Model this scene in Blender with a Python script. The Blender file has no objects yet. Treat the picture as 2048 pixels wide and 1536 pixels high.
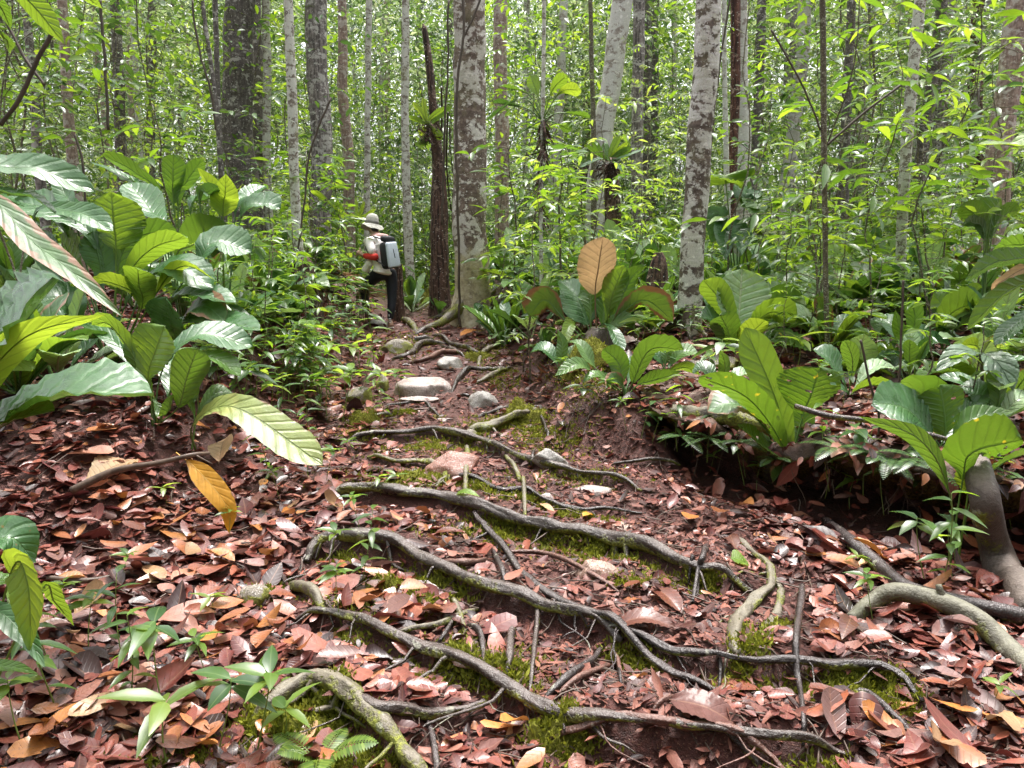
import bpy, bmesh, math
import numpy as np
from mathutils import Vector
rng = np.random.default_rng(11)
sc = bpy.context.scene
COL = sc.collection
PI = math.pi
# ------------------------------------------------------------------ numeric helpers
def sst(a, b, x):
    t = np.clip((np.asarray(x, float) - a) / (b - a), 0, 1)
    return t * t * (3 - 2 * t)
def _h(ix, iy, iz, s):
    v = np.sin(ix * 127.1 + iy * 311.7 + iz * 74.7 + s * 53.3) * 43758.5453
    return v - np.floor(v)
def vn(x, y, z=0.0, s=0.0):
    x, y, z = np.broadcast_arrays(np.asarray(x, float), np.asarray(y, float), np.asarray(z, float))
    ix, iy, iz = np.floor(x), np.floor(y), np.floor(z)
    fx, fy, fz = x - ix, y - iy, z - iz
    fx, fy, fz = fx*fx*(3-2*fx), fy*fy*(3-2*fy), fz*fz*(3-2*fz)
    r = 0
    for a in (0, 1):
        for b in (0, 1):
            for c in (0, 1):
                w = (fx if a else 1-fx) * (fy if b else 1-fy) * (fz if c else 1-fz)
                r = r + w * _h(ix+a, iy+b, iz+c, s)
    return r * 2 - 1
def fbm(x, y, z=0.0, s=0.0, o=3):
    r, a, f = 0, 1.0, 1.0
    for i in range(o):
        r = r + a * vn(x*f, y*f, np.asarray(z)*f, s+i*7.1); a *= .5; f *= 2.03
    return r
def nrm(v):
    v = np.asarray(v, float)
    return v / np.maximum(np.linalg.norm(v, axis=-1, keepdims=True), 1e-9)
def catmull(P, n):
    P = np.asarray(P, float)
    if len(P) == 2:
        t = np.linspace(0, 1, n)[:, None]
        return P[0]*(1-t) + P[1]*t
    Q = np.vstack([2*P[0]-P[1], P, 2*P[-1]-P[-2]])
    s = np.linspace(0, len(P)-1-1e-6, n)
    i = s.astype(int); t = (s - i)[:, None]
    a, b, c, d = Q[i], Q[i+1], Q[i+2], Q[i+3]
    return .5*((2*b) + (c-a)*t + (2*a-5*b+4*c-d)*t*t + (3*b-a-3*c+d)*t**3)
# ------------------------------------------------------------------ terrain
def xr_(y): return np.interp(y, [4, 5.3, 6.5, 8, 10, 14], [.9, .30, .22, .18, -.20, -.3])
def ye_(x): return np.interp(x, [-2, .25, 1.0, 1.6, 2.4, 4, 8], [5.9, 5.3, 4.75, 4.1, 3.5, 2.9, 2.2])
def H0(x, y, lip=False):
    x = np.asarray(x, float); y = np.asarray(y, float)
    z = np.where(y < 3, .03*(y-3), np.where(y < 10, .088*(y-3), .616 + .05*(y-10)))
    z = np.where(y < -6, .03*-9, z)
    z = np.where(y > 60, 3.1, z)
    # left bank
    xl = np.interp(y, [2, 4, 6.5, 10, 14], [-1.7, -1.5, -1.3, -1.75, -1.9])
    z = z + (.16 + .02*np.clip(y-3, 0, 6)) * sst(0, 1.0, xl - x) * sst(2.2, 5, y) + .05*np.clip(-x-3, 0, 12)*sst(2, 6, y)
    z = z + .30*sst(0, .9, xl - .25 - x)*sst(3.2, 4.8, y)*(1-.6*sst(7, 12, y))
    # right bank with its hollow front
    s = np.minimum(x - xr_(y), (y - ye_(x)) * .72)
    wob = .05*vn(x*3, y*3, 0, 4)
    front = sst(.85, 1.3, x)
    plate = (sst(.14, .28, s + wob) if lip else sst(.58, .86, s + wob))*front + sst(-.12, .36, s + wob)*(1-front)
    z = z + (.33 + .02*np.clip(y-4.5, 0, 6)) * plate
    z = z - .13 * front * sst(-.28, .0, s) * (1 - (sst(.12, .26, s) if lip else sst(.6, .9, s))) * (1 - .9*sst(.19, .05, np.hypot(x-1.50, y-4.15)))
    z = z + .04*np.clip(x-3, 0, 12)*sst(4, 8, y)
    return z
def Hn(x, y):
    near = 1 - sst(9, 16, np.hypot(x, y))
    return .035*fbm(x*1.3, y*1.3, 0, 1) + near*.018*fbm(x*5, y*5, 0, 2) + near*.008*fbm(x*17, y*17, 0, 3, 2)
STEPS = []          # roots hold the soil back: a small step along each (xs, ys, height)
def H(x, y, lip=True):
    z = H0(x, y, lip) + Hn(x, y)
    for xs, ys, a in STEPS:
        d = y - np.interp(x, xs, ys)
        w = sst(xs[0]-.15, xs[0]+.15, x) * (1 - sst(xs[-1]-.15, xs[-1]+.15, x))
        z = z + a*w*np.tanh(d/.05)*np.exp(-np.abs(d)/.22)
    return z
# ------------------------------------------------------------------ camera rays (2048 x 1536 photo pixels)
FPX = 1479.0
PITCH = math.radians(9.5)
CAM = np.array([0, 0, 1.5])
_f = np.array([0, math.cos(PITCH), -math.sin(PITCH)]); _u = np.array([0, math.sin(PITCH), math.cos(PITCH)])
def ray(u, v):
    return np.array([(u-1024)/FPX, 0, 0]) + _f + _u*((768-v)/FPX)
def at(u, v, d):
    r = ray(u, v); return CAM + r*(d/r[1])
_ts = np.concatenate([np.arange(.8, 14, .02), np.arange(14, 70, .15)])
def ground(u, v, h=None):
    r = ray(u, v); r = r/r[1]
    P = CAM + _ts[:, None]*r
    k = np.nonzero(P[:, 2] <= (h or H)(P[:, 0], P[:, 1]))[0]
    p = P[k[0]] if len(k) else P[-1]
    return np.array([p[0], p[1], float((h or H)(p[0], p[1]))])
def proj(p):
    q = np.asarray(p, float) - CAM
    w = q @ _f
    return 1024 + FPX*q[0]/w, 768 - FPX*(q @ _u)/w, w
# ------------------------------------------------------------------ mesh building
class G:
    def __init__(s): s.V, s.T, s.Q, s.UV, s.n = [], [], [], [], 0
    def add(s, V, F, UV=None):
        V = np.asarray(V, float)
        for f in (F if isinstance(F, (list, tuple)) else [F]):
            f = np.asarray(f, int)
            if len(f): (s.T if f.shape[1] == 3 else s.Q).append(f + s.n)
        s.V.append(V); s.UV.append(np.zeros((len(V), 2)) if UV is None else np.asarray(UV, float)); s.n += len(V)
        return s
    def arrays(s):
        z3, z4 = np.zeros((0, 3), int), np.zeros((0, 4), int)
        return np.vstack(s.V), np.vstack(s.T) if s.T else z3, np.vstack(s.Q) if s.Q else z4, np.vstack(s.UV)
def make_mesh(name, g, m, off=(0, 0, 0), smooth=True):
    V, T, Q, UV = g.arrays()
    me = bpy.data.meshes.new(name)
    V = (V - np.asarray(off)).astype(np.float32)
    idx = np.concatenate([T.ravel(), Q.ravel()]).astype(np.int32)
    tot = np.concatenate([np.full(len(T), 3), np.full(len(Q), 4)]).astype(np.int32)
    st = np.concatenate([[0], np.cumsum(tot)[:-1]]).astype(np.int32)
    me.vertices.add(len(V)); me.vertices.foreach_set('co', V.ravel())
    me.loops.add(len(idx)); me.loops.foreach_set('vertex_index', idx)
    me.polygons.add(len(tot)); me.polygons.foreach_set('loop_start', st); me.polygons.foreach_set('loop_total', tot)
    uvl = me.uv_layers.new(name='UVMap')
    uvl.data.foreach_set('uv', UV[idx].astype(np.float32).ravel())
    me.update(calc_edges=True); me.validate()
    if smooth: me.polygons.foreach_set('use_smooth', np.ones(len(tot), bool))
    if m is not None: me.materials.append(m)
    return me
def tag(o, label=None, cat=None, group=None, kind=None):
    if label: o['label'] = label
    if cat: o['category'] = cat
    if group: o['group'] = group
    if kind: o['kind'] = kind
    return o
def thing(name, label, cat, loc, group=None):
    o = bpy.data.objects.new(name, None); COL.objects.link(o); o.location = [float(c) for c in loc]
    o.empty_display_size = .1
    o['_l'] = [float(c) for c in loc]
    return tag(o, label, cat, group)
def part(name, parent, g, m, smooth=True, label=None):
    root = parent
    while root.parent: root = root.parent
    o = bpy.data.objects.new(name, make_mesh(name, g, m, root['_l'], smooth)); COL.objects.link(o)
    o.parent = parent
    if label: o['label'] = label
    return o
def single(name, label, cat, g, m, loc=None, group=None, kind=None, smooth=True):
    V = np.vstack(g.V)
    if loc is None: loc = np.array([V[:, 0].mean(), V[:, 1].mean(), V[:, 2].min()])
    o = bpy.data.objects.new(name, make_mesh(name, g, m, loc, smooth)); COL.objects.link(o)
    o.location = [float(c) for c in loc]
    return tag(o, label, cat, group, kind)
def copy_tree(o, loc, rz, scale, label=None, group=None, tilt=0):
    c = o.copy(); COL.objects.link(c); c.location = [float(k) for k in loc]; c.rotation_euler = (tilt, 0, rz); c.scale = (scale,)*3
    if label: c['label'] = label
    if group: c['group'] = group
    def rec(src, dst):
        for ch in src.children:
            d = ch.copy(); COL.objects.link(d); d.parent = dst; rec(ch, d)
    rec(o, c)
    return c
# ------------------------------------------------------------------ shapes
def tube(P, R, k=8, lump=0.0, lf=6.0, seed=0.0, flat=1.0, cap=True):
    P = np.asarray(P, float); n = len(P); R = np.broadcast_to(np.asarray(R, float), (n,))
    T = nrm(np.gradient(P, axis=0))
    a = np.array([0, 0, 1.]) if abs(T[0][2]) < .9 else np.array([1., 0, 0])
    N = np.zeros((n, 3)); N[0] = nrm(a - T[0]*(a @ T[0]))
    for i in range(1, n):
        v = N[i-1] - T[i]*(N[i-1] @ T[i]); N[i] = nrm(v)
    B = np.cross(T, N)
    th = np.linspace(0, 2*PI, k, endpoint=False)
    rr = R[:, None]*np.ones(k)
    if lump:
        L = np.concatenate([[0], np.cumsum(np.linalg.norm(np.diff(P, axis=0), axis=1))])
        rr = rr*(1 + lump*fbm(np.cos(th)[None]*1.5+L[:, None]*lf, np.sin(th)[None]*1.5 + 3.3, L[:, None]*lf*.7, seed, 3))
    V = P[:, None] + rr[..., None]*(np.cos(th)[None, :, None]*N[:, None]*flat + np.sin(th)[None, :, None]*B[:, None])
    V = V.reshape(-1, 3)
    i = np.arange(n-1)[:, None]*k; j = np.arange(k)[None]; j2 = (j+1) % k
    Q = np.stack([i+j, i+j2, i+k+j2, i+k+j], -1).reshape(-1, 4)
    UV = np.stack([np.repeat(np.linspace(0, 1, n), k), np.tile(th/(2*PI), n)], 1)
    F = [Q]
    if cap:
        V = np.vstack([V, P[0], P[-1]]); UV = np.vstack([UV, [0, 0], [1, 0]])
        j = np.arange(k)
        F.append(np.stack([np.full(k, n*k), (j+1) % k, j], 1))
        F.append(np.stack([np.full(k, n*k+1), (n-1)*k+j, (n-1)*k+(j+1) % k], 1))
    return V, F, UV
PROF = {
    'ov': ([0, .06, .2, .4, .6, .8, .92, 1], [0, .45, .9, 1, .88, .55, .26, 0]),
    'ob': ([0, .12, .3, .5, .68, .84, .95, 1], [.05, .2, .5, .82, 1, .88, .5, 0]),
    'ro': ([0, .05, .2, .45, .65, .82, .94, 1], [.1, .4, .8, 1, .99, .8, .45, 0]),
    'la': ([0, .12, .3, .5, .7, .86, 1], [.04, .5, .9, 1, .8, .42, 0]),
    'st': ([0, .1, .3, .6, .82, .94, 1], [.15, .4, .7, .95, .98, .7, 0]),
    'he': ([0, .03, .12, .3, .55, .8, 1], [.5, .85, 1, .95, .7, .35, 0]),
}
def big_leaf(C, width, prof='ob', pet=.15, hint=(0, -.45, .9), fold=.25, wave=.5, nv=9, nl=26, nw=11, tear=0, holes=0, seed=0.0, curl=0.0, rib=.006):
    """Blade swept along a curve through C (3 points, base to tip); the petiole is the first share PET of the curve."""
    P = catmull(C, 60)
    L = np.concatenate([[0], np.cumsum(np.linalg.norm(np.diff(P, axis=0), axis=1))]); tot = L[-1]
    t = np.linspace(pet, 1, nl); S = np.stack([np.interp(t*tot, L, P[:, k]) for k in range(3)], 1)
    T = nrm(np.gradient(S, axis=0)); hint = nrm(hint)
    Nn = nrm(hint[None] - T*(T @ hint)[:, None]); B = np.cross(T, Nn)
    u = np.linspace(0, 1, nl); px, pw = PROF[prof]
    w = np.interp(u, px, pw); w = np.convolve(np.pad(w, 2, mode='edge'), [.1, .2, .4, .2, .1], 'valid'); w[-1] = .02; w[0] = min(w[0], .12) if prof != 'he' else w[0]
    x = np.linspace(-1, 1, nw); a = np.abs(x)
    hw = .5*width*w[:, None]*(1 + .05*vn(u[:, None]*9, np.sign(x)[None]*2+.5, 0, seed) - tear*np.maximum(0, vn(u[:, None]*7, np.sign(x)[None]*3+.5, 2, seed))*a)
    z = fold*a*hw + wave*.05*width*np.sin(2*PI*(nv*u[:, None] - 1.1*a))*a*(.35+.65*w[:, None])
    z = z + wave*.12*width*vn(u[:, None]*3, x[None]*1.2, 0, seed+3)*a**1.5 - curl*width*(a**2)*w[:, None]
    V = S[:, None] + (x[None]*hw*np.sqrt(np.maximum(.2, 1 - (fold*.6)**2)))[..., None]*B[:, None] + z[..., None]*Nn[:, None]
    i = np.arange(nl-1)[:, None]*nw; j = np.arange(nw-1)[None]
    Q = np.stack([i+j, i+j+1, i+nw+j+1, i+nw+j], -1).reshape(-1, 4)
    if holes:
        r = np.random.default_rng(int(seed*10)+5)
        kill = r.choice(np.arange(nw*3, len(Q)-nw), holes, replace=False)
        Q = np.delete(Q, kill, 0)
    UV = np.stack([np.repeat(u, nw), np.tile((x+1)/2, nl)], 1)
    g = G().add(V.reshape(-1, 3), Q, UV)
    # petiole and midrib
    tt = np.concatenate([np.linspace(0, pet, 6)[:-1], np.linspace(pet, .93, 12)])
    M = np.stack([np.interp(tt*tot, L, P[:, k]) for k in range(3)], 1)
    n2 = np.stack([np.interp(np.clip((tt-pet)/(1-pet), 0, 1), u, Nn[:, k]) for k in range(3)], 1)
    rad = rib*np.interp(tt, [0, max(pet, .01), 1], [1.5, 1.0, .25])
    V2, F2, U2 = tube(M - n2*rad[:, None]*.5, rad, 5)
    g.add(V2, F2, np.tile([.5, .5], (len(V2), 1)))
    return g
LT = {}
def _tmpl(kind):
    if kind in LT: return LT[kind]
    if kind == 'd':
        X = np.array([[0, 0], [-1, .45], [1, .45], [0, 1]]); F = [np.array([[0, 2, 3], [0, 3, 1]])]
    else:
        st, w = {'s': ([.28, .66], [.85, .8]), 'm': ([.15, .4, .65, .86], [.6, 1, .88, .5]), 'l': ([.12, .35, .6, .82], [.55, 1, .85, .42]),
                 'r': ([.12, .4, .7, .9], [.5, .9, 1, .65])}[kind]
        X = [[0, 0]]; T, Q = [], []
        for t, ww in zip(st, w): X += [[-ww, t], [0, t], [ww, t]]
        X.append([0, 1]); n = len(X)
        T += [[0, 2, 1], [0, 3, 2], [n-1, n-4, n-3], [n-1, n-3, n-2]]
        for k in range(len(st)-1):
            b = 1+3*k; Q += [[b, b+1, b+4, b+3], [b+1, b+2, b+5, b+4]]
        X = np.array(X); F = [np.array(T), np.array(Q, int).reshape(-1, 4)]
    LT[kind] = (X, F); return LT[kind]
def leaves(pos, d, n, L, W, kind='s', fold=.3, curl=.25, twist=0.0):
    """Many leaves at once: POS base, D direction, N upper side; L length, W full width."""
    X, F = _tmpl(kind)
    pos = np.asarray(pos, float); m = len(pos)
    d = nrm(d); n = nrm(n - d*np.sum(n*d, -1, keepdims=True)); s = np.cross(d, n)
    L = np.broadcast_to(np.asarray(L, float), (m,)); W = np.broadcast_to(np.asarray(W, float), (m,))
    curl = np.broadcast_to(np.asarray(curl, float), (m,)); fold = np.broadcast_to(np.asarray(fold, float), (m,)); twist = np.broadcast_to(np.asarray(twist, float), (m,))
    x, t = X[:, 0], X[:, 1]
    xx = x[None]*W[:, None]*.5; yy = t[None]*L[:, None]
    zz = fold[:, None]*np.abs(xx) - curl[:, None]*(t[None]**2)*L[:, None] + twist[:, None]*xx*(t[None]-.5)*2
    V = pos[:, None] + xx[..., None]*s[:, None] + yy[..., None]*d[:, None] + zz[..., None]*n[:, None]
    k = len(X); off = (np.arange(m)*k)[:, None, None]
    FF = [(f[None]+off).reshape(-1, f.shape[1]) for f in F]
    UV = np.tile(np.stack([t, (x+1)/2], 1), (m, 1))
    return V.reshape(-1, 3), FF, UV
def rdir(m, r=None):
    return nrm((r or rng).normal(size=(m, 3)))
EXPOSURE = 1.78
# ------------------------------------------------------------------ materials
class NT:
    def __init__(s, name):
        s.m = bpy.data.materials.new(name); s.m.use_nodes = True
        s.t = s.m.node_tree; s.t.nodes.clear()
        s.out = s.t.nodes.new('ShaderNodeOutputMaterial')
    def n(s, typ, **kw):
        d = s.t.nodes.new('ShaderNode' + typ)
        for k, v in kw.items():
            if k.startswith('_'): setattr(d, k[1:], v)
        for k, v in kw.items():
            if k.startswith('_'): continue
            key = int(k[1:]) if k[0] == 'i' and k[1:].isdigit() else k.replace('__', ' ')
            sock = d.inputs[key]
            if isinstance(v, bpy.types.NodeSocket): s.t.links.new(v, sock)
            elif isinstance(v, bpy.types.Node): s.t.links.new(v.outputs[0], sock)
            else:
                if sock.type == 'RGBA' and len(v) == 3: v = (*v, 1)
                sock.default_value = v
        return d
    def math(s, op, a, b=0.0, c=0.0, clamp=False): return s.n('Math', _operation=op, i0=a, i1=b, i2=c, _use_clamp=clamp).outputs[0]
    def mix(s, f, a, b, bt='MIX'):
        d = s.t.nodes.new('ShaderNodeMix'); d.data_type = 'RGBA'; d.blend_type = bt
        for k, v in ((0, f), (6, a), (7, b)):
            if isinstance(v, bpy.types.NodeSocket): s.t.links.new(v, d.inputs[k])
            else: d.inputs[k].default_value = (*v, 1) if isinstance(v, tuple) and len(v) == 3 else v
        return d.outputs[2]
    def rng(s, v, a, b, c=0.0, d=1.0): return s.n('MapRange', i0=v, i1=a, i2=b, i3=c, i4=d).outputs[0]
    def ramp(s, f, stops):
        d = s.n('ValToRGB', i0=f); e = d.color_ramp.elements
        while len(e) < len(stops): e.new(.5)
        for k, (p, c) in zip(e, stops): k.position = p; k.color = (*c, 1)
        return d.outputs[0]
    def noise(s, scale, detail=3.0, rough=.55, vec=None, dist=0.0):
        kw = dict(Scale=scale, Detail=detail, Roughness=rough, Distortion=dist)
        if vec is not None: kw['Vector'] = vec
        return s.n('TexNoise', **kw).outputs[0]
    def coord(s, which='Object'): return s.n('TexCoord').outputs[which]
    def scaled(s, v, sx, sy, sz): return s.n('Mapping', Vector=v, Scale=(sx, sy, sz)).outputs[0]
    def bump(s, h, strength=.5, dist=.01): return s.n('Bump', Height=h, Strength=strength, Distance=dist).outputs[0]
    def surf(s, sh): s.t.links.new(sh.outputs[0] if isinstance(sh, bpy.types.Node) else sh, s.out.inputs[0]); return s.m
    def pbr(s, col, rough=.5, normal=None, spec=.5, **kw):
        d = dict(Base__Color=col, Roughness=rough, **kw); d['Specular IOR Level'] = spec
        if normal is not None: d['Normal'] = normal
        return s.n('BsdfPrincipled', **{k.replace(' ', '__'): v for k, v in d.items()})
def big_leaf_mat(name, col, tcol, rough=.33, nv=9, tmix=.42, pleat=.55, spot=None, brown=0.0, veincol=None):
    s = NT(name); uv = s.n('SeparateXYZ', i0=s.n('UVMap').outputs[0])
    u, v = uv.outputs[0], uv.outputs[1]
    a = s.math('MULTIPLY', s.math('ABSOLUTE', s.math('SUBTRACT', v, .5)), 2.0)
    ph = s.math('SUBTRACT', s.math('MULTIPLY', u, float(nv)), s.math('MULTIPLY', s.math('POWER', a, .8), 1.5))
    pp = s.math('PINGPONG', ph, .5)
    lat = s.rng(pp, .0, .085, 1, 0); mid = s.rng(a, .015, .06, 1, 0)
    vm = s.math('MAXIMUM', s.math('MULTIPLY', lat, .55), mid)
    oc = s.coord(); nz = s.noise(14, 4, .6, oc); nz2 = s.noise(60, 2, .6, oc)
    c = s.mix(s.rng(nz, .3, .7), tuple(k*.72 for k in col), tuple(k*1.25 for k in col))
    c = s.mix(s.rng(s.noise(42, 2, .5, oc), .72, .76), c, (.16, .11, .03))
    c = s.mix(s.math('MULTIPLY', s.rng(s.noise(5, 3, .6, oc), .52, .7), .35), c, tuple(min(1, k*1.3+.02) for k in (col[0]*1.5, col[1], col[2])))
    c = s.mix(s.math('MULTIPLY', vm, .65), c, veincol or tuple(min(1, k*2.2+.04) for k in col))
    tc = s.mix(s.math('MULTIPLY', vm, .95), tcol, tuple(k*.35 for k in tcol))
    if spot:
        f = s.rng(s.noise(16, 2, .5, oc), .66, .72); c = s.mix(f, c, spot); tc = s.mix(f, tc, spot)
    if brown:
        f = s.rng(s.math('ADD', s.math('MULTIPLY', a, .55), s.noise(6, 3, .6, oc)), 1.18-brown*.4, 1.28-brown*.4); c = s.mix(f, c, (.30, .17, .10)); tc = s.mix(f, tc, (.12, .05, .02))
    h = s.math('ADD', s.math('MULTIPLY', s.rng(pp, 0, .22), .9), s.math('ADD', s.math('MULTIPLY', mid, -1.0), s.math('ADD', s.math('MULTIPLY', nz2, .35), s.math('MULTIPLY', nz, .9))))
    b = s.bump(h, pleat, .008)
    rg = s.rng(nz, .3, .7, rough-.08, rough+.12)
    p = s.pbr(c, rg, b, .7); p.inputs['Coat Weight'].default_value = .25; p.inputs['Coat Roughness'].default_value = .2; t = s.n('BsdfTranslucent', Color=tc, Normal=b)
    return s.surf(s.n('MixShader', i0=tmix, i1=p, i2=t))
def small_leaf_mat(name, stops, tstops, rough=.35, tmix=.45, spec=.8):
    s = NT(name); r = s.n('NewGeometry').outputs['Random Per Island']; o = s.n('ObjectInfo').outputs['Random']
    f = s.math('FRACT', s.math('ADD', r, s.math('MULTIPLY', o, .37)))
    uv = s.n('SeparateXYZ', i0=s.n('UVMap').outputs[0]); a = s.math('ABSOLUTE', s.math('SUBTRACT', uv.outputs[1], .5))
    mid = s.rng(a, .01, .05, 1, 0)
    c = s.mix(s.math('MULTIPLY', mid, .3), s.ramp(f, stops), (.3, .4, .15)); tc = s.ramp(f, tstops)
    return s.surf(s.n('MixShader', i0=tmix, i1=s.pbr(c, rough, None, spec), i2=s.n('BsdfTranslucent', Color=tc)))
def litter_mat(name, stops, rough=.34, by='i', coat=.26):
    s = NT(name); r = s.n('NewGeometry').outputs['Random Per Island']; o = s.n('ObjectInfo').outputs['Random']
    f = r if by == 'i' else o
    uv = s.n('SeparateXYZ', i0=s.n('UVMap').outputs[0]); u, v = uv.outputs[0], uv.outputs[1]
    a = s.math('MULTIPLY', s.math('ABSOLUTE', s.math('SUBTRACT', v, .5)), 2.0)
    pp = s.math('PINGPONG', s.math('SUBTRACT', s.math('MULTIPLY', u, 8.0), s.math('MULTIPLY', a, 1.4)), .5)
    oc = s.coord(); nz = s.noise(28, 4, .65, oc); n2 = s.noise(110, 2, .6, oc)
    base = s.ramp(f, stops)
    c = s.mix(s.rng(nz, .3, .75), base, s.mix(.5, base, (.03, .012, .008)))
    c = s.mix(s.math('MULTIPLY', s.rng(a, .02, .07, 1, 0), .4), c, (.30, .15, .09))
    c = s.mix(s.rng(n2, .66, .72), c, (.035, .018, .012))
    h = s.math('ADD', s.math('MULTIPLY', s.rng(pp, 0, .12), .5), s.math('MULTIPLY', nz, .7))
    b = s.bump(h, .5, .003)
    rg = s.math('ADD', s.rng(nz, .3, .7, rough-.08, rough+.15), s.math('MULTIPLY', s.math('FRACT', s.math('MULTIPLY', f, 7.3)), .2))
    p = s.pbr(c, rg, b, .55); p.inputs['Coat Weight'].default_value = coat; p.inputs['Coat Roughness'].default_value = .18
    return s.surf(s.n('MixShader', i0=.12, i1=p, i2=s.n('BsdfTranslucent', Color=base)))
def bark_mat(name, dark, light, lich=(.62, .62, .58), amount=.5, rings=.5, vert=0.0, scale=1.0, warm=None, rough=.75, green=.0, low=None, pat=5.5):
    s = NT(name); oc = s.coord()
    v1 = s.scaled(oc, 1, 1, 1.5); big = s.noise(pat*scale, 5, .62, v1, .6); med = s.noise(22*scale, 4, .65, oc); fine = s.noise(90*scale, 3, .6, oc)
    ringv = s.noise(1.0, 3, .6, s.scaled(oc, 1.5, 1.5, 26*scale)); vertv = s.noise(1.0, 4, .65, s.scaled(oc, 34*scale, 34*scale, 3.0*scale))
    c = s.mix(s.rng(med, .35, .65), dark, light)
    c = s.mix(s.math('MULTIPLY', s.rng(ringv, .45, .6), .45*rings), c, tuple(k*.45 for k in dark))
    if vert: c = s.mix(s.math('MULTIPLY', s.rng(vertv, .42, .55, 1, 0), vert), c, tuple(k*.3 for k in dark))
    m1 = s.rng(s.math('ADD', big, s.math('MULTIPLY', med, .35)), .86-.36*amount, .92-.36*amount)
    c = s.mix(s.math('MULTIPLY', m1, .85), c, s.mix(s.rng(fine, .35, .65), lich, tuple(k*.72 for k in lich)))
    m2 = s.rng(s.noise(9*scale, 4, .7, s.scaled(oc, 1, 1, 1.6)), .60, .63)
    c = s.mix(s.math('MULTIPLY', m2, .8), c, tuple(min(1, k*1.15) for k in lich))
    dots = s.rng(s.noise(48*scale, 2, .5, oc), .68, .72); c = s.mix(s.math('MULTIPLY', dots, .8), c, (.78, .78, .74))
    if green: c = s.mix(s.math('MULTIPLY', s.rng(s.noise(4*scale, 4, .65, s.scaled(oc, 1, 1, .5)), .52, .62), green), c, (.20, .20, .07))
    if warm: c = s.mix(s.math('MULTIPLY', s.rng(s.noise(2.2*scale, 3, .6, oc), .5, .62), .8), c, warm)
    if low: c = s.mix(s.math('MULTIPLY', s.rng(s.math('ADD', s.n('SeparateXYZ', i0=oc).outputs[2], s.math('MULTIPLY', big, .5)), low[1]+.25, low[1]+.1), s.rng(med, .3, .6, .35, .9)), c, low[0])
    h = s.math('ADD', s.math('MULTIPLY', s.math('ADD', ringv, 0.0), rings*.7), s.math('ADD', s.math('MULTIPLY', med, .5), s.math('MULTIPLY', vertv, vert*1.6)))
    return s.surf(s.pbr(c, rough, s.bump(h, .7, .02), .3))
def root_mat(name, moss=.5, col=(.040, .028, .023), top=(.125, .10, .092), rough=.22, mosscol=(.16, .17, .025)):
    s = NT(name); oc = s.coord('Object'); nz = s.noise(16, 5, .65, oc); n2 = s.noise(70, 3, .6, oc); n3 = s.noise(6, 3, .6, oc)
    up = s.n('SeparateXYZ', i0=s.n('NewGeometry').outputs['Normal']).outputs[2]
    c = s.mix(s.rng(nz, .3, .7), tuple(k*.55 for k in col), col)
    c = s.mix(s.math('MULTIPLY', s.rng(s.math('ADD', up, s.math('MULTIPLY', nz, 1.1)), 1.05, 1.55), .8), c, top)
    f = s.math('MULTIPLY', s.rng(s.math('ADD', s.math('ADD', s.math('MULTIPLY', up, -.28), s.math('MULTIPLY', n3, 1.3)), s.math('MULTIPLY', n2, .4)), 1.12-.5*moss, 1.3-.5*moss), .95)
    mc = s.mix(s.rng(n2, .35, .65), tuple(k*.45 for k in mosscol), tuple(k*1.5 for k in mosscol))
    c = s.mix(f, c, mc)
    lich = s.rng(s.noise(11, 3, .6, oc), .64, .68); c = s.mix(s.math('MULTIPLY', lich, .55), c, (.36, .36, .28))
    rg = s.math('ADD', s.rng(n2, .3, .7, rough-.1, rough+.1), s.math('MULTIPLY', f, .45))
    n5 = s.noise(200, 3, .6, oc); h = s.math('ADD', s.math('MULTIPLY', nz, 1.0), s.math('ADD', s.math('ADD', s.math('MULTIPLY', n2, .8), s.math('MULTIPLY', n5, .35)), s.math('MULTIPLY', s.math('MULTIPLY', f, n2), 1.2)))
    return s.surf(s.pbr(c, rg, s.bump(h, .7, .012), .5))
def rock_mat(name, a, b, moss=.25, rough=.5):
    s = NT(name); oc = s.coord(); nz = s.noise(9, 5, .65, oc); f = s.noise(140, 2, .6, oc); n3 = s.noise(5, 4, .65, oc)
    c = s.mix(s.rng(nz, .35, .65), a, b); c = s.mix(s.rng(f, .55, .62), c, tuple(k*.5 for k in a)); c = s.mix(s.rng(f, .40, .34), c, (.5, .46, .44)); c = s.mix(s.math('MULTIPLY', s.rng(n3, .5, .6), .5), c, (.10, .055, .042))
    up = s.n('SeparateXYZ', i0=s.n('NewGeometry').outputs['Normal']).outputs[2]
    m = s.rng(s.math('ADD', n3, s.math('MULTIPLY', s.math('ABSOLUTE', s.math('SUBTRACT', up, .1)), -.25)), .68-.4*moss, .76-.4*moss)
    c = s.mix(m, c, s.mix(s.rng(f, .35, .65), (.09, .10, .02), (.24, .24, .04)))
    return s.surf(s.pbr(c, rough, s.bump(s.math('ADD', nz, s.math('MULTIPLY', f, .4)), .6, .02), .5))
def plain(name, col, rough=.6, var=.25, scale=30, bump=.2, spec=.4):
    s = NT(name); oc = s.coord(); nz = s.noise(scale, 4, .6, oc)
    c = s.mix(s.rng(nz, .3, .7), tuple(k*(1-var) for k in col), tuple(min(1, k*(1+var)) for k in col))
    return s.surf(s.pbr(c, rough, s.bump(nz, bump, .01), spec))
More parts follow.
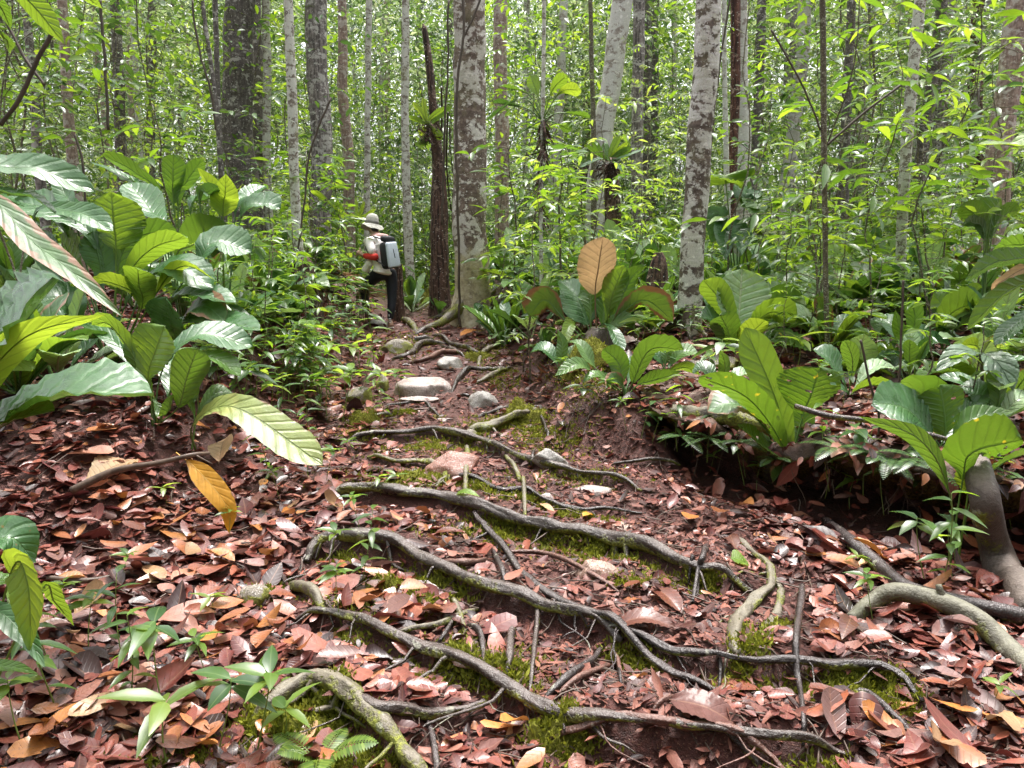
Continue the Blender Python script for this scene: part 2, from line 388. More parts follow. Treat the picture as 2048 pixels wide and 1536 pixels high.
def soil_mat():
    s = NT('wet_soil'); oc = s.coord(); a = s.noise(3.5, 5, .65, oc); b = s.noise(45, 5, .7, oc); d = s.noise(170, 3, .6, oc)
    c = s.ramp(b, [(.25, (.018, .008, .006)), (.5, (.075, .025, .020)), (.62, (.125, .043, .034)), (.78, (.22, .092, .07))])
    c = s.mix(s.rng(a, .45, .65), c, s.mix(.5, c, (.09, .035, .03)))
    c = s.mix(s.rng(d, .62, .68), c, (.30, .17, .11))
    y = s.n('SeparateXYZ', i0=s.n('NewGeometry').outputs['Position']).outputs[1]
    c = s.mix(s.math('MULTIPLY', s.rng(y, 11, 20), s.rng(s.noise(1.6, 4, .7, oc), .35, .55)), c, (.045, .085, .02))
    h = s.math('ADD', s.math('MULTIPLY', b, 1.0), s.math('MULTIPLY', d, .5))
    return s.surf(s.pbr(c, s.rng(b, .3, .7, .32, .7), s.bump(h, .9, .025), .5))
M = {}
M['soil'] = soil_mat()
M['gloss'] = big_leaf_mat('glossy_dark_leaf', (.05, .135, .042), (.09, .19, .02), .30, 10, .30, .38, veincol=(.13, .25, .08))
M['mid'] = big_leaf_mat('mid_green_leaf', (.085, .185, .032), (.14, .25, .018), .34, 9, .38, .5, veincol=(.22, .36, .10))
M['bright'] = big_leaf_mat('yellow_green_leaf', (.13, .24, .035), (.25, .38, .025), .38, 9, .44, .45, veincol=(.24, .38, .06))
M['spot'] = big_leaf_mat('spotted_green_leaf', (.08, .175, .025), (.14, .25, .015), .34, 9, .42, .45, spot=(.60, .48, .03))
M['edge'] = big_leaf_mat('browning_leaf', (.065, .14, .04), (.13, .21, .02), .42, 10, .36, .35, brown=.85)
M['dying'] = big_leaf_mat('dying_pale_leaf', (.26, .33, .09), (.4, .45, .08), .42, 12, .4, .6, brown=.35, veincol=(.10, .16, .03))
M['yellow'] = big_leaf_mat('yellow_dead_leaf', (.66, .33, .03), (.60, .27, .02), .5, 8, .35, .22, brown=.3, veincol=(.75, .45, .08))
M['tan'] = big_leaf_mat('tan_dead_leaf', (.46, .32, .18), (.46, .29, .14), .6, 9, .45, .3, veincol=(.2, .11, .06))
M['lime'] = big_leaf_mat('lime_leaf', (.16, .27, .03), (.36, .48, .03), .40, 9, .46, .4, veincol=(.2, .34, .04))
M['pale'] = big_leaf_mat('sky_sheen_leaf', (.27, .40, .21), (.26, .40, .08), .34, 8, .25, .7, veincol=(.6, .66, .42))  # sky reflection painted into this leaf's base and vein colours
M['silver'] = big_leaf_mat('silver_striped_leaf', (.11, .18, .11), (.14, .24, .07), .36, 4, .28, .8, veincol=(.05, .10, .05))
M['fol_hazed'] = small_leaf_mat('hazed_far_leaf', [(0, (.06, .095, .05)), (.4, (.12, .175, .08)), (.75, (.18, .25, .11)), (1, (.32, .38, .22))],
    [(0, (.13, .20, .08)), (.4, (.27, .38, .14)), (.8, (.46, .57, .22)), (1, (.72, .77, .44))], .27, .45, 1.0)  # distance haze painted in: paler, less saturated leaf and translucent colours
M['fol_lime'] = small_leaf_mat('lime_sapling_leaf', [(0, (.06, .125, .025)), (.5, (.115, .205, .035)), (1, (.20, .30, .05))],
    [(0, (.18, .31, .03)), (.6, (.36, .52, .04)), (1, (.58, .68, .10))], .36, .5)
M['fol_dark'] = small_leaf_mat('dark_sapling_leaf', [(0, (.034, .078, .03)), (.6, (.06, .125, .042)), (1, (.11, .19, .055))],
    [(0, (.07, .15, .03)), (.6, (.15, .27, .035)), (1, (.34, .48, .07))], .27, .35, .8)
M['fol_mid'] = small_leaf_mat('green_sapling_leaf', [(0, (.04, .095, .025)), (.6, (.075, .155, .03)), (1, (.14, .24, .04))],
    [(0, (.12, .24, .02)), (.6, (.26, .44, .02)), (1, (.5, .66, .04))], .32, .45)
LST = [(0, (.018, .007, .008)), (.18, (.055, .015, .014)), (.34, (.14, .033, .027)), (.52, (.27, .066, .043)), (.68, (.11, .026, .028)), (.84, (.35, .105, .066)), (.94, (.36, .16, .115)), (1, (.46, .18, .045))]
M['l_dry'] = litter_mat('dry_rust_leaf', [(0, (.10, .03, .02)), (1, (.12, .035, .024))], .6, 'o')
M['litter'] = litter_mat('fallen_leaf_mix', LST, .3)
M['frag'] = litter_mat('leaf_crumb_mix', [(0, (.03, .010, .009)), (.4, (.12, .034, .026)), (.75, (.22, .07, .046)), (1, (.28, .105, .07))], .52, 'i', .05)
for nm, c in (('copper', (.36, .125, .05)), ('rust', (.25, .07, .035)), ('chestnut', (.14, .042, .026)), ('mauve', (.23, .12, .105)), ('tanlit', (.46, .27, .14)), ('orange', (.50, .19, .045))):
    M['l_'+nm] = litter_mat(nm+'_fallen_leaf', [(0, tuple(k*.75 for k in c)), (1, tuple(min(1, k*1.3) for k in c))], .3, 'o')
M['b_main'] = bark_mat('mottled_bark', (.085, .062, .055), (.19, .145, .125), (.68, .65, .63), .60, .8, green=.2, pat=4.5)
M['b_big'] = bark_mat('big_mottled_bark', (.10, .07, .058), (.24, .18, .15), (.66, .62, .58), .52, .8, scale=.8, green=.2, low=((.48, .42, .27), 1.05), pat=4)
M['b_pale'] = bark_mat('pale_bark', (.24, .20, .175), (.40, .36, .33), (.66, .65, .62), .75, .5)
M['b_thin'] = bark_mat('thin_pale_bark', (.12, .095, .075), (.30, .26, .22), (.66, .66, .60), .7, .4, scale=2.2, green=.3)
M['b_grey'] = bark_mat('grey_furrowed_bark', (.14, .12, .115), (.33, .29, .28), (.54, .52, .50), .45, .15, .8)
M['b_dark'] = bark_mat('dark_bark', (.075, .064, .06), (.19, .165, .155), (.46, .44, .42), .3, .3, .35)
M['b_pink'] = bark_mat('pinkish_bark', (.22, .145, .12), (.46, .35, .31), (.55, .50, .46), .4, .3, .4)
M['b_red'] = bark_mat('red_brown_bark', (.075, .032, .024), (.17, .075, .055), (.32, .22, .18), .12, .1, .9)
M['b_snag'] = bark_mat('rotten_wood', (.06, .034, .026), (.15, .085, .065), (.27, .20, .16), .25, .1, 1.0)
M['b_sap'] = bark_mat('sapling_bark', (.055, .044, .03), (.14, .115, .08), (.34, .34, .26), .35, .3, scale=4, green=.4)
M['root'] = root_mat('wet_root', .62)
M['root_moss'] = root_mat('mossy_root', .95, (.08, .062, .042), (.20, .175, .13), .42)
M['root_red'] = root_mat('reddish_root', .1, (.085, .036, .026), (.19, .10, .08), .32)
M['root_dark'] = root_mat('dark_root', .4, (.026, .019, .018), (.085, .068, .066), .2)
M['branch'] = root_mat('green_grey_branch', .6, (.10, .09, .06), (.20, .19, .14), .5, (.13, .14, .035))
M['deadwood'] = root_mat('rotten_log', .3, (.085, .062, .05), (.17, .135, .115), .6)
M['twig'] = plain('twig', (.09, .06, .045), .5, .5, 20)
M['vine'] = plain('vine', (.07, .052, .04), .6, .4, 20)
M['greentwig'] = plain('green_stem', (.14, .19, .04), .5, .3, 20)
M['moss'] = small_leaf_mat('moss_tuft', [(0, (.10, .11, .015)), (.5, (.20, .21, .025)), (1, (.34, .34, .05))], [(0, (.12, .14, .01)), (1, (.36, .38, .03))], .7, .3, .2)
M['r_pale'] = rock_mat('pale_rock', (.25, .20, .185), (.43, .36, .34), .18, .65)
M['r_grey'] = rock_mat('grey_rock', (.22, .205, .19), (.38, .355, .33), .3)
M['r_red'] = rock_mat('red_rock', (.24, .10, .07), (.38, .21, .17), .2, .35)
M['r_moss'] = rock_mat('mossy_rock', (.13, .11, .085), (.24, .21, .17), .85, .7)
M['r_tan'] = rock_mat('tan_rock', (.28, .16, .12), (.42, .29, .23), .2, .4)
def part_of(obj, name, g, m):
    o = bpy.data.objects.new(name, make_mesh(name, g, m, np.array(obj.location))); COL.objects.link(o); o.parent = obj
    return o
# ------------------------------------------------------------------ roots: traced in the photo, laid on the ground
MAINROOTS = [
 # label, material, [(u,v)..], [px widths], lift, step height (0 none)
 ('slim grey root crossing the trail just below the round red rock', 'root', [(690,885),(745,878),(850,872),(930,885),(1000,905),(1070,935),(1150,955),(1230,968),(1285,985)], [10,13,15,15,16,15,13,10,5], .5, .05),
 ('hooked root with mossy flank in front of the red rock', 'root_moss', [(735,918),(800,932),(850,938),(885,946),(893,962),(872,985)], [12,14,14,15,15,9], .5, .035),
 ('slim wavy black root running right below the red rock', 'root_dark', [(900,960),(950,970),(1000,992),(1050,990),(1085,1008),(1130,1028),(1190,1033),(1290,1030)], [9,10,11,12,12,11,10,5], .5, .03),
 ('long thick glossy root across the middle of the trail', 'root', [(660,1005),(700,1000),(790,1000),(870,1008),(960,1033),(1050,1062),(1140,1085),(1230,1095),(1300,1115),(1380,1152),(1440,1170),(1510,1188)], [14,20,22,23,28,27,27,32,32,28,22,14], .55, .07),
 ('thick mossy root arching from the leaf litter under the small green seedlings', 'root', [(610,1125),(640,1102),(700,1094),(780,1105),(850,1145),(950,1185),(1050,1222),(1120,1243),(1180,1262),(1240,1300)], [12,20,24,27,26,26,27,28,26,14], .6, .07),
 ('glossy dark root sweeping right to the bright moss cushion', 'root_dark', [(1215,1272),(1300,1310),(1400,1342),(1500,1356),(1620,1362),(1740,1360),(1800,1378),(1850,1405)], [16,19,19,18,18,18,15,8], .55, .06),
 ('straight dark root running diagonally over the thick mossy root', 'root_dark', [(950,1050),(975,1080),(1010,1112),(1060,1165),(1130,1217),(1200,1272),(1260,1320),(1330,1365),(1400,1400),(1485,1435)], [10,14,15,15,17,20,20,17,14,6], 1.1, 0),
 ('long brown root running from the litter diagonally through the lower trail', 'root', [(585,1250),(640,1250),(700,1258),(770,1290),(850,1325),(950,1372),(1030,1407),(1100,1452),(1180,1480),(1290,1488),(1420,1492),(1610,1508),(1700,1515)], [9,15,18,24,27,30,32,32,24,20,19,17,10], .6, .06),
 ('reddish root lying along the bottom of the trail beside bright moss', 'root_red', [(1105,1505),(1200,1492),(1290,1497),(1400,1503),(1500,1525),(1570,1560)], [10,20,22,20,17,12], .7, .03),
 ('mossy arched root beside the fern', 'root_moss', [(500,1460),(560,1420),(620,1385),(680,1420),(740,1470),(800,1510),(870,1570)], [16,30,34,36,34,30,28], .75, .06),
 ('grey root lying level behind the fern', 'root', [(640,1385),(700,1425),(760,1440),(850,1444),(950,1440),(975,1436)], [12,20,22,20,16,8], .6, .04),
 ('forked mossy root climbing the bare trail edge under the yellow-green leaf', 'root_moss', [(1470,1075),(1500,1105),(1540,1140),(1535,1180),(1500,1222),(1470,1265),(1468,1300),(1482,1335)], [10,14,22,25,26,27,24,12], .8, 0),
 ('second mossy prong of the forked root', 'root_moss', [(1535,1150),(1560,1190),(1545,1240),(1515,1280),(1490,1300)], [12,18,20,16,10], .7, 0),
 ('bright mossy root where the bank meets the trail', 'root_moss', [(935,868),(960,865),(1000,856),(1040,842),(1085,822)], [14,22,20,22,16], .7, .03),
 ('dark root sloping off the bank above the mossy root', 'root', [(955,835),(1000,822),(1040,815),(1090,812)], [7,12,13,10], .6, 0),
 ('slim dead stick leaning on the bank corner', 'root_dark', [(1078,815),(1085,845),(1098,892)], [7,8,7], 1.0, 0),
 ('short mossy root at the left verge of the trail', 'root_moss', [(712,850),(740,838),(785,833)], [9,13,9], .6, 0),
 ('thin black root above the white pebble', 'root_dark', [(760,812),(840,806),(860,820),(885,838)], [5,8,8,5], .6, 0),
 ('reddish stick lying behind the white pebble', 'root_red', [(785,826),(830,823),(880,818)], [4,6,4], .8, 0),
]
UPROOTS = [
 ('curved pale root arching above the big pale rock', 'root', [(765,720),(815,716),(835,700),(860,690),(900,686)], [6,9,11,10,6]),
 ('brown root lying behind the big pale rock', 'root_red', [(805,728),(850,726),(890,712),(935,706)], [5,9,11,7]),
 ('dark root forking beside the round grey rock', 'root_dark', [(900,788),(920,760),(935,745),(945,735)], [6,9,9,6]),
 ('thin root reaching across the upper trail to the bank', 'root', [(860,668),(890,682),(920,700),(955,712),(985,720)], [6,8,9,9,6]),
 ('slender root curling down the trail from the bank', 'root', [(880,690),(905,705),(930,715)], [5,7,5]),
 ('pale forked root on the mossy bank foot', 'root_moss', [(955,740),(965,715),(985,700),(1000,690)], [7,10,9,6]),
 ('low root pointing at the grey rock', 'root', [(925,735),(960,745),(1000,745),(1030,735)], [5,8,8,5]),
 ('thin root splayed over the bank foot', 'root_moss', [(948,770),(970,765),(1000,748),(1020,740)], [5,8,8,5]),
 ('short dark root at the foot of the bank', 'root_dark', [(915,795),(935,800),(945,798)], [4,6,4]),
 ('brown root crossing the trail beyond the rocks', 'root', [(825,682),(850,685),(870,682)], [8,12,7]),
 ('root rising from the trail at the foot of the big trunk', 'root', [(830,672),(850,664),(865,660)], [6,9,6]),
 ('pale root beside the hiker shoe', 'root_moss', [(800,640),(815,650),(835,665)], [10,12,8]),
 ('grey buttress root reaching the trail from the big trunk', 'root', [(865,640),(890,635),(905,615)], [6,9,8]),
]
CROSS = [
 ('black forked rootlet bridging the thick glossy root', 'root_dark', [(1413,1098),(1405,1140),(1395,1175),(1385,1210)], [9,11,10,7], .10),
 ('thin upright rootlet beside the black forked rootlet', 'root_dark', [(1388,1135),(1382,1160),(1376,1182)], [6,7,5], .08),
 ('dark vertical stick at the right edge of the trail', 'root_dark', [(1603,1175),(1601,1220),(1592,1290),(1590,1350),(1597,1400),(1606,1450),(1605,1515)], [10,12,13,13,11,10,6], .06),
 ('pale bark stick standing below the thick mossy root', 'root', [(1030,1240),(1022,1290),(1020,1335),(1015,1370)], [10,14,14,9], .04),
 ('slim stick beside the pale bark stick', 'root', [(1080,1205),(1075,1260),(1068,1330),(1060,1400)], [8,10,10,7], .05),
 ('dark stick leaning out from under the thick mossy root', 'root_dark', [(1205,1300),(1180,1340),(1130,1375),(1085,1418)], [9,14,17,10], .02),
 ('second dark stick propped below the diagonal root', 'root_red', [(1228,1340),(1190,1360),(1150,1378),(1115,1398)], [9,13,12,7], .02),
 ('stubby stick hanging from the diagonal root', 'root_red', [(1222,1312),(1235,1345),(1245,1378)], [9,10,6], .03),
 ('upright rootlet crossing in front of the red rock', 'root_moss', [(933,895),(935,925),(932,965),(930,1005)], [8,11,10,7], .06),
 ('mossy rootlet linking the wavy black root to the thick root', 'root_moss', [(1045,962),(1048,1000),(1050,1045)], [8,10,7], .05),
 ('dark rootlet running down from the thick glossy root', 'root_dark', [(985,1105),(1000,1150),(1012,1205)], [9,12,8], .04),
 ('thin dark root arching before the tan slab', 'root_red', [(1000,1108),(1080,1118),(1140,1140),(1190,1165),(1240,1192)], [6,9,10,10,6], .03),
 ('broken brown stick lying level in the litter', 'root_red', [(885,1140),(930,1136),(980,1128)], [12,15,11], .02),
 ('mossy rootlet in the litter below the thick mossy root', 'root_moss', [(905,1205),(915,1235),(930,1270)], [7,11,7], .03),
 ('pale stick bending across the litter', 'root_moss', [(790,1285),(850,1268),(900,1252),(955,1225)], [8,11,12,8], .02),
 ('dark rootlet beside the pale bark stick', 'root_dark', [(935,1260),(960,1290),(968,1355)], [10,13,8], .03),
 ('thin dark rootlet slanting through the litter', 'root_dark', [(910,1240),(890,1280),(875,1305)], [7,9,6], .02),
 ('short chunk of dead stick in the lower trail', 'root_red', [(1365,1400),(1340,1415),(1305,1438)], [8,10,8], .02),
 ('dark stick half buried in the lower trail', 'root_dark', [(1420,1465),(1455,1490),(1520,1540)], [12,14,10], .02),
 ('upright dark stick at the bottom of the trail', 'root_dark', [(855,1455),(865,1495),(875,1550)], [8,12,12], .03),
 ('small root under the bright moss cushion', 'root_dark', [(1655,1410),(1720,1405),(1770,1440),(1830,1490)], [8,13,14,8], .03),
 ('thin grey twig beside the round grey rock', 'root', [(1215,932),(1290,934),(1360,932)], [5,8,6], .03),
 ('short rootlet dropping from the slim grey root', 'root_dark', [(1068,905),(1065,925),(1062,942)], [6,8,6], .04),
 ('mossy stub in the leaf litter', 'root_moss', [(580,1180),(620,1200),(645,1235)], [18,26,12], .03),
 ('mossy rootlet dropping from the slim grey root', 'root_moss', [(1010,910),(1025,940),(1040,965)], [7,10,7], .04),
 ('dark knee of root below the bright moss', 'root_dark', [(1235,1345),(1238,1370),(1242,1388)], [5,7,5], .05),
 ('short rootlet under the sweeping dark root', 'root_dark', [(1437,1340),(1440,1362),(1437,1385)], [6,7,5], .04),
]
def root_world(px, wd, lift, arch=0.0, smooth=True):
    W = np.array([ground(u, v) for u, v in px]); 
    R = np.array([w/FPX*np.linalg.norm(p-CAM)/2 for w, p in zip(wd, W)])
    n = max(12, len(px)*7)
    P = catmull(W, n); r = np.interp(np.linspace(0, len(px)-1, n), np.arange(len(px)), R)
    t = np.linspace(0, 1, n)
    return P, r, t
_cache = []; ROOTP = []
for lab, m, px, wd, lift, st in MAINROOTS:
    P, r, t = root_world(px, wd, lift)
    _cache.append((lab, m, P, r, t, lift))
    if st:
        o = np.argsort(P[:, 0]); xs = P[o, 0]; ys = P[o, 1]
        STEPS.append((xs, ys, st*1.1))
for k, (lab, m, P, r, t, lift) in enumerate(_cache):
    P = P.copy()
    g0 = np.maximum(H(P[:, 0], P[:, 1]+.05), H0(P[:, 0], P[:, 1])+.0)
    g0 = np.convolve(np.pad(g0, 2, mode='edge'), np.ones(5)/5, 'valid')
    ends = np.minimum(sst(0, .07, t), sst(0, .09, 1-t))
    P[:, 2] = g0 + r*(lift*1.0 - .35) - (1-ends)*(r*1.6+.01) + .006*fbm(t*9, k, 0, 5)
    P[:, :2] += (.010*np.stack([fbm(t*9, k*3.1, 0, 6), fbm(t*9, k*3.1, 9, 6)], 1))*(1)
    r = r*(1 + .24*fbm(t*11, k*5.1, 0, 8)); P[:, 2] += r*.12
    g = G().add(*tube(P, r*.84, 16, .36, 6, k, .92)); ROOTP.append((P, r*1.2, True))
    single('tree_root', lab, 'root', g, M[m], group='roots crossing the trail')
for k, (P, r, _) in enumerate(list(ROOTP)):
    rt = [o for o in COL.objects if o.name.startswith('tree_root')][k]
    for q in range(int(len(P)/11)):
        gg = G()
        i = int(rng.integers(3, len(P)-3)); a = -PI/2 + rng.choice([-1, 1])*rng.uniform(.3, 1.1); l = rng.uniform(.12, .42); t = np.linspace(0, 1, 9)
        B = np.stack([P[i, 0] + np.cos(a)*l*t + .02*np.sin(t*6+q), P[i, 1] + np.sin(a)*l*t, 0*t], 1); B[:, 2] = np.maximum(H(B[:, 0], B[:, 1]) + .008, P[i, 2]*(1-t)**2*.0) ; B[:2, 2] = [P[i, 2], max(B[1, 2], P[i, 2]-.01)]
        B[-1, 2] -= .015; gg.add(*tube(B, r[i]*rng.uniform(.16, .34)*(1-.6*t), 6, .2, 20, q))
        part_of(rt, 'rootlet', gg, rt.data.materials[0])
for k, (lab, m, px, wd) in enumerate(UPROOTS):
    P, r, t = root_world(px, wd, .5)
    ends = np.minimum(sst(0, .15, t), sst(0, .15, 1-t))
    P[:, 2] = H(P[:, 0], P[:, 1]) + r*.6*ends - (1-ends)*r*1.4 + .03*np.sin(PI*t)
    g = G().add(*tube(P, r*1.1, 10, .28, 5, k+40)); ROOTP.append((P, r*1.3, False))
    single('tree_root', lab, 'root', g, M[m], group='roots crossing the trail')
for k, (lab, m, px, wd, arch) in enumerate(CROSS):
    P, r, t = root_world(px, wd, .5)
    P[:, 2] = np.convolve(np.pad(H(P[:, 0], P[:, 1]), 4, mode='edge'), np.ones(9)/9, 'valid') + r*.5 + .012 + arch*np.sin(PI*t)*.7 - (1-np.minimum(sst(0, .12, t), sst(0, .12, 1-t)))*r*1.3
    g = G().add(*tube(P, r*.98, 10, .3, 7, k+80)); ROOTP.append((P, r*1.2, False))
    single('tree_root', lab, 'root', g, M[m], group='roots crossing the trail')
# ------------------------------------------------------------------ the ground: one sheet to the horizon
def spaced(lims, steps):
    out = [lims[0]]
    for a, b, s in steps: out += list(np.linspace(a, b, max(2, int(round((b-a)/s))+1))[1:])
    return np.array(out)
gx = spaced([-90], [(-90, -20, 5), (-20, -7, .6), (-7, -3.2, .12), (-3.2, 3.6, .03), (3.6, 7, .12), (7, 20, .6), (20, 90, 5)])
gy = spaced([-60], [(-60, -8, 4), (-8, .6, .5), (.6, 6.5, .03), (6.5, 11.5, .06), (11.5, 20, .35), (20, 100, 3)])
X, Y = np.meshgrid(gx, gy)
Z = np.zeros_like(X)
Z0 = np.zeros_like(X)
for i in range(0, len(gy), 40): Z[i:i+40] = H(X[i:i+40], Y[i:i+40]); Z0[i:i+40] = H(X[i:i+40], Y[i:i+40], False)
nx = len(gx); i = np.arange(len(gy)-1)[:, None]*nx; j = np.arange(nx-1)[None]
Q = np.stack([i+j, i+j+1, i+nx+j+1, i+nx+j], -1).reshape(-1, 4)
single('ground', None, None, G().add(np.stack([X.ravel(), Y.ravel(), Z0.ravel()], 1), Q), M['soil'], loc=(0, 0, 0), kind='structure')
# fast terrain lookup from the sheet
def HG(x, y):
    x = np.clip(x, gx[0], gx[-1]-1e-6); y = np.clip(y, gy[0], gy[-1]-1e-6)
    a = np.searchsorted(gx, x, 'right')-1; b = np.searchsorted(gy, y, 'right')-1
    a = np.clip(a, 0, nx-2); b = np.clip(b, 0, len(gy)-2)
    fx = (x-gx[a])/(gx[a+1]-gx[a]); fy = (y-gy[b])/(gy[b+1]-gy[b])
    return Z[b, a]*(1-fx)*(1-fy)+Z[b, a+1]*fx*(1-fy)+Z[b+1, a]*(1-fx)*fy+Z[b+1, a+1]*fx*fy
def ground(u, v, h=None):
    r = ray(u, v); r = r/r[1]; P = CAM + _ts[:, None]*r
    k = np.nonzero(P[:, 2] <= HG(P[:, 0], P[:, 1]))[0]
    p = P[k[0]] if len(k) else P[-1]
    return np.array([p[0], p[1], float(HG(p[0], p[1]))])
# ------------------------------------------------------------------ the bank's overhanging earth lip
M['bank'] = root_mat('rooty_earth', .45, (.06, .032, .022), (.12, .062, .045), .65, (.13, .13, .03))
n = 150; xs = np.linspace(.95, 5.2, n); prof = []
for q in range(16): prof.append((1.15 - .93*q/15, 0.0, 0))
for q in range(1, 9): a = PI*q/9; prof.append((.22 - .13*math.sin(a), -(1-math.cos(a))*.5, 1))
for q in range(12): prof.append((.24 + .75*q/11, -1.0 - .25*math.sin(q/11*PI), 2))
S = np.array([p[0] for p in prof]); TZ = np.array([p[1] for p in prof]); KD = np.array([p[2] for p in prof]); k = len(prof)
XX = np.repeat(xs[:, None], k, 1); YE = ye_(xs)[:, None]; YY = YE + S[None]/.72
topz = HG(XX, np.where(KD[None] == 0, YY, YE + .30/.72)); th = (.13 + .05*fbm(xs*2.2, 0, 0, 21))[:, None]*sst(.9, 1.35, xs)[:, None]
ZZ = topz + TZ[None]*th + .014
f1, f2, f3 = fbm(XX*3.5, YY*3.5, ZZ*4, 31), fbm(XX*10, YY*10, ZZ*12, 32), fbm(XX*28, YY*28, ZZ*30, 33)
am = np.where(KD[None] == 0, sst(.75, .3, S)[None]*.35, 1.0)
ZZ = ZZ + am*(.045*f1 + .028*f2 + .012*f3); YY = YY - am*(.09*f1 + .045*f2 + .02*f3)*.8
i = np.arange(n-1)[:, None]*k; j = np.arange(k-1)[None]
Q = np.stack([i+j, i+k+j, i+k+j+1, i+j+1], -1).reshape(-1, 4); LIPV = np.stack([XX, YY, ZZ], -1)
single('earth_bank', None, None, G().add(LIPV.reshape(-1, 3), Q), M['bank'], kind='structure')
# rootlets and dead leaves hanging from its edge
g = G()
for q in range(90):
    a = LIPV[rng.integers(8, n-8), rng.integers(15, 22)]; l = rng.lognormal(math.log(.10), .5); t = np.linspace(0, 1, 7)
    P = a + np.stack([rng.normal()*.25*l*t + .02*np.sin(t*5+q), -rng.random()*.2*l*t - .01, -l*t], 1); P[:, 2] = np.maximum(P[:, 2], HG(P[:, 0], P[:, 1]-.1)-.3)
    g.add(*tube(P, rng.uniform(.001, .0035)*(1-.6*t), 4, cap=False))
single('hanging_rootlets', None, None, g, M['twig'], kind='stuff')
m = 760; qi = rng.integers(6, n-6, m); qj = rng.integers(9, 21, m); P = LIPV[qi, qj] + rng.normal(size=(m, 3))*[.03, .03, .01] + [0, -.02, .012]
LL = rng.lognormal(math.log(.085), .3, m)
single('bank_leaf_litter', None, None, G().add(*leaves(P, rdir(m)*[1, .6, .5] + [0, -.3, -.45], rdir(m)*.5 + [0, -.6, .7], LL, LL*rng.uniform(.36, .55, m), 'l', .3, .2, rng.normal(size=m)*.5)), M['litter'], loc=(0, 0, 0), kind='stuff')
# ------------------------------------------------------------------ rocks
def rock(u, v, w, h, label, m, seed, dep=.8, flat=.0, cut=0.0, dz=0.0, depth_d=None):
    p = ground(u, v + h*.35)
    d = np.linalg.norm(p-CAM); rx = w/FPX*d/2; rz = h/FPX*d*.62
    bm = bmesh.new(); bmesh.ops.create_icosphere(bm, subdivisions=4, radius=1)
    V = np.array([q.co[:] for q in bm.verts]); F = np.array([[q.index for q in f.verts] for f in bm.faces]); bm.free()
    r = np.random.default_rng(seed)
    for c in range(9):                       # chipped planes
        nn = nrm(r.normal(size=3)*[1, 1, .8]); k = V @ nn; lim = r.uniform(.62, .85)
        V = V - np.maximum(k-lim, 0)[:, None]*nn*.85
    V = V*(1 + .10*fbm(V[:, 0]*1.6, V[:, 1]*1.6, V[:, 2]*1.6, seed)[:, None] + .03*fbm(V[:, 0]*6, V[:, 1]*6, V[:, 2]*6, seed)[:, None])
    if flat: V[:, 2] = np.where(V[:, 2] > flat, flat + (V[:, 2]-flat)*.18 + .25*flat*V[:, 1], V[:, 2])
    if cut: V[:, 2] += cut*V[:, 0]
    V = V*[rx, rx*dep, rz]
    V += [p[0], p[1]+rx*dep*.25, float(HG(p[0], p[1])) + rz*.12 + dz]
    return single('rock', label, 'rock', G().add(V, F), M[m], group='rocks in the trail')
rock(850, 765, 118, 62, 'big flat-topped pale rock in the middle of the trail', 'r_pale', 3, .75, .45)
rock(838, 797, 88, 18, 'low pinkish slab before the big pale rock', 'r_pale', 5, .6, .3)
rock(965, 800, 64, 44, 'round speckled grey rock at the bank foot', 'r_grey', 7, .8)
rock(898, 724, 54, 34, 'small mossy rock among roots behind the big pale rock', 'r_grey', 9, .8)
rock(902, 926, 122, 52, 'rounded wet red rock under the slim grey root', 'r_red', 11, .7)
rock(1103, 917, 82, 38, 'smooth grey wedge of rock above the slim grey root', 'r_grey', 13, .6, 0, -.35)
rock(1180, 978, 92, 28, 'low pale stone at the end of the slim grey root', 'r_pale', 15, .6, .3)
rock(1095, 1000, 32, 20, 'small pinkish stone by the wavy black root', 'r_pale', 17, .7)
rock(1195, 1140, 92, 46, 'tan slab leaning under the long thick glossy root', 'r_tan', 19, .5, 0, -.3)
rock(752, 646, 44, 16, 'smooth grey stone beside the hiker', 'r_grey', 21, .8)
rock(795, 693, 72, 34, 'mossy boulder on the left side of the upper trail', 'r_moss', 23, .7)
rock(510, 1195, 66, 40, 'mossy stone half sunk in fallen leaves', 'r_moss', 25, .8)
rock(765, 765, 34, 40, 'small dull brown rock left of the big pale rock', 'r_moss', 27, .8)
rock(885, 840, 26, 12, 'little white pebble on the trail', 'r_pale', 29, .8)
rock(1240, 1052, 66, 18, 'flat grey-green stone in the bare trail', 'r_tan', 31, .7, .3)
rock(945, 1322, 84, 18, 'flat reddish stone between the two long roots', 'r_tan', 33, .7, .3)
rock(1020, 650, 60, 34, 'brown mossy rock at the bank foot under the big trunk', 'r_moss', 35, .8)
rock(940, 868, 30, 26, 'small stone capped with yellow moss', 'r_moss', 37, .8)
rock(1430, 725, 130, 34, 'low rough brown boulder on the bank', 'r_moss', 39, .7)
rock(720, 790, 60, 46, 'mossy brown rock by the left verge', 'r_moss', 41, .8)
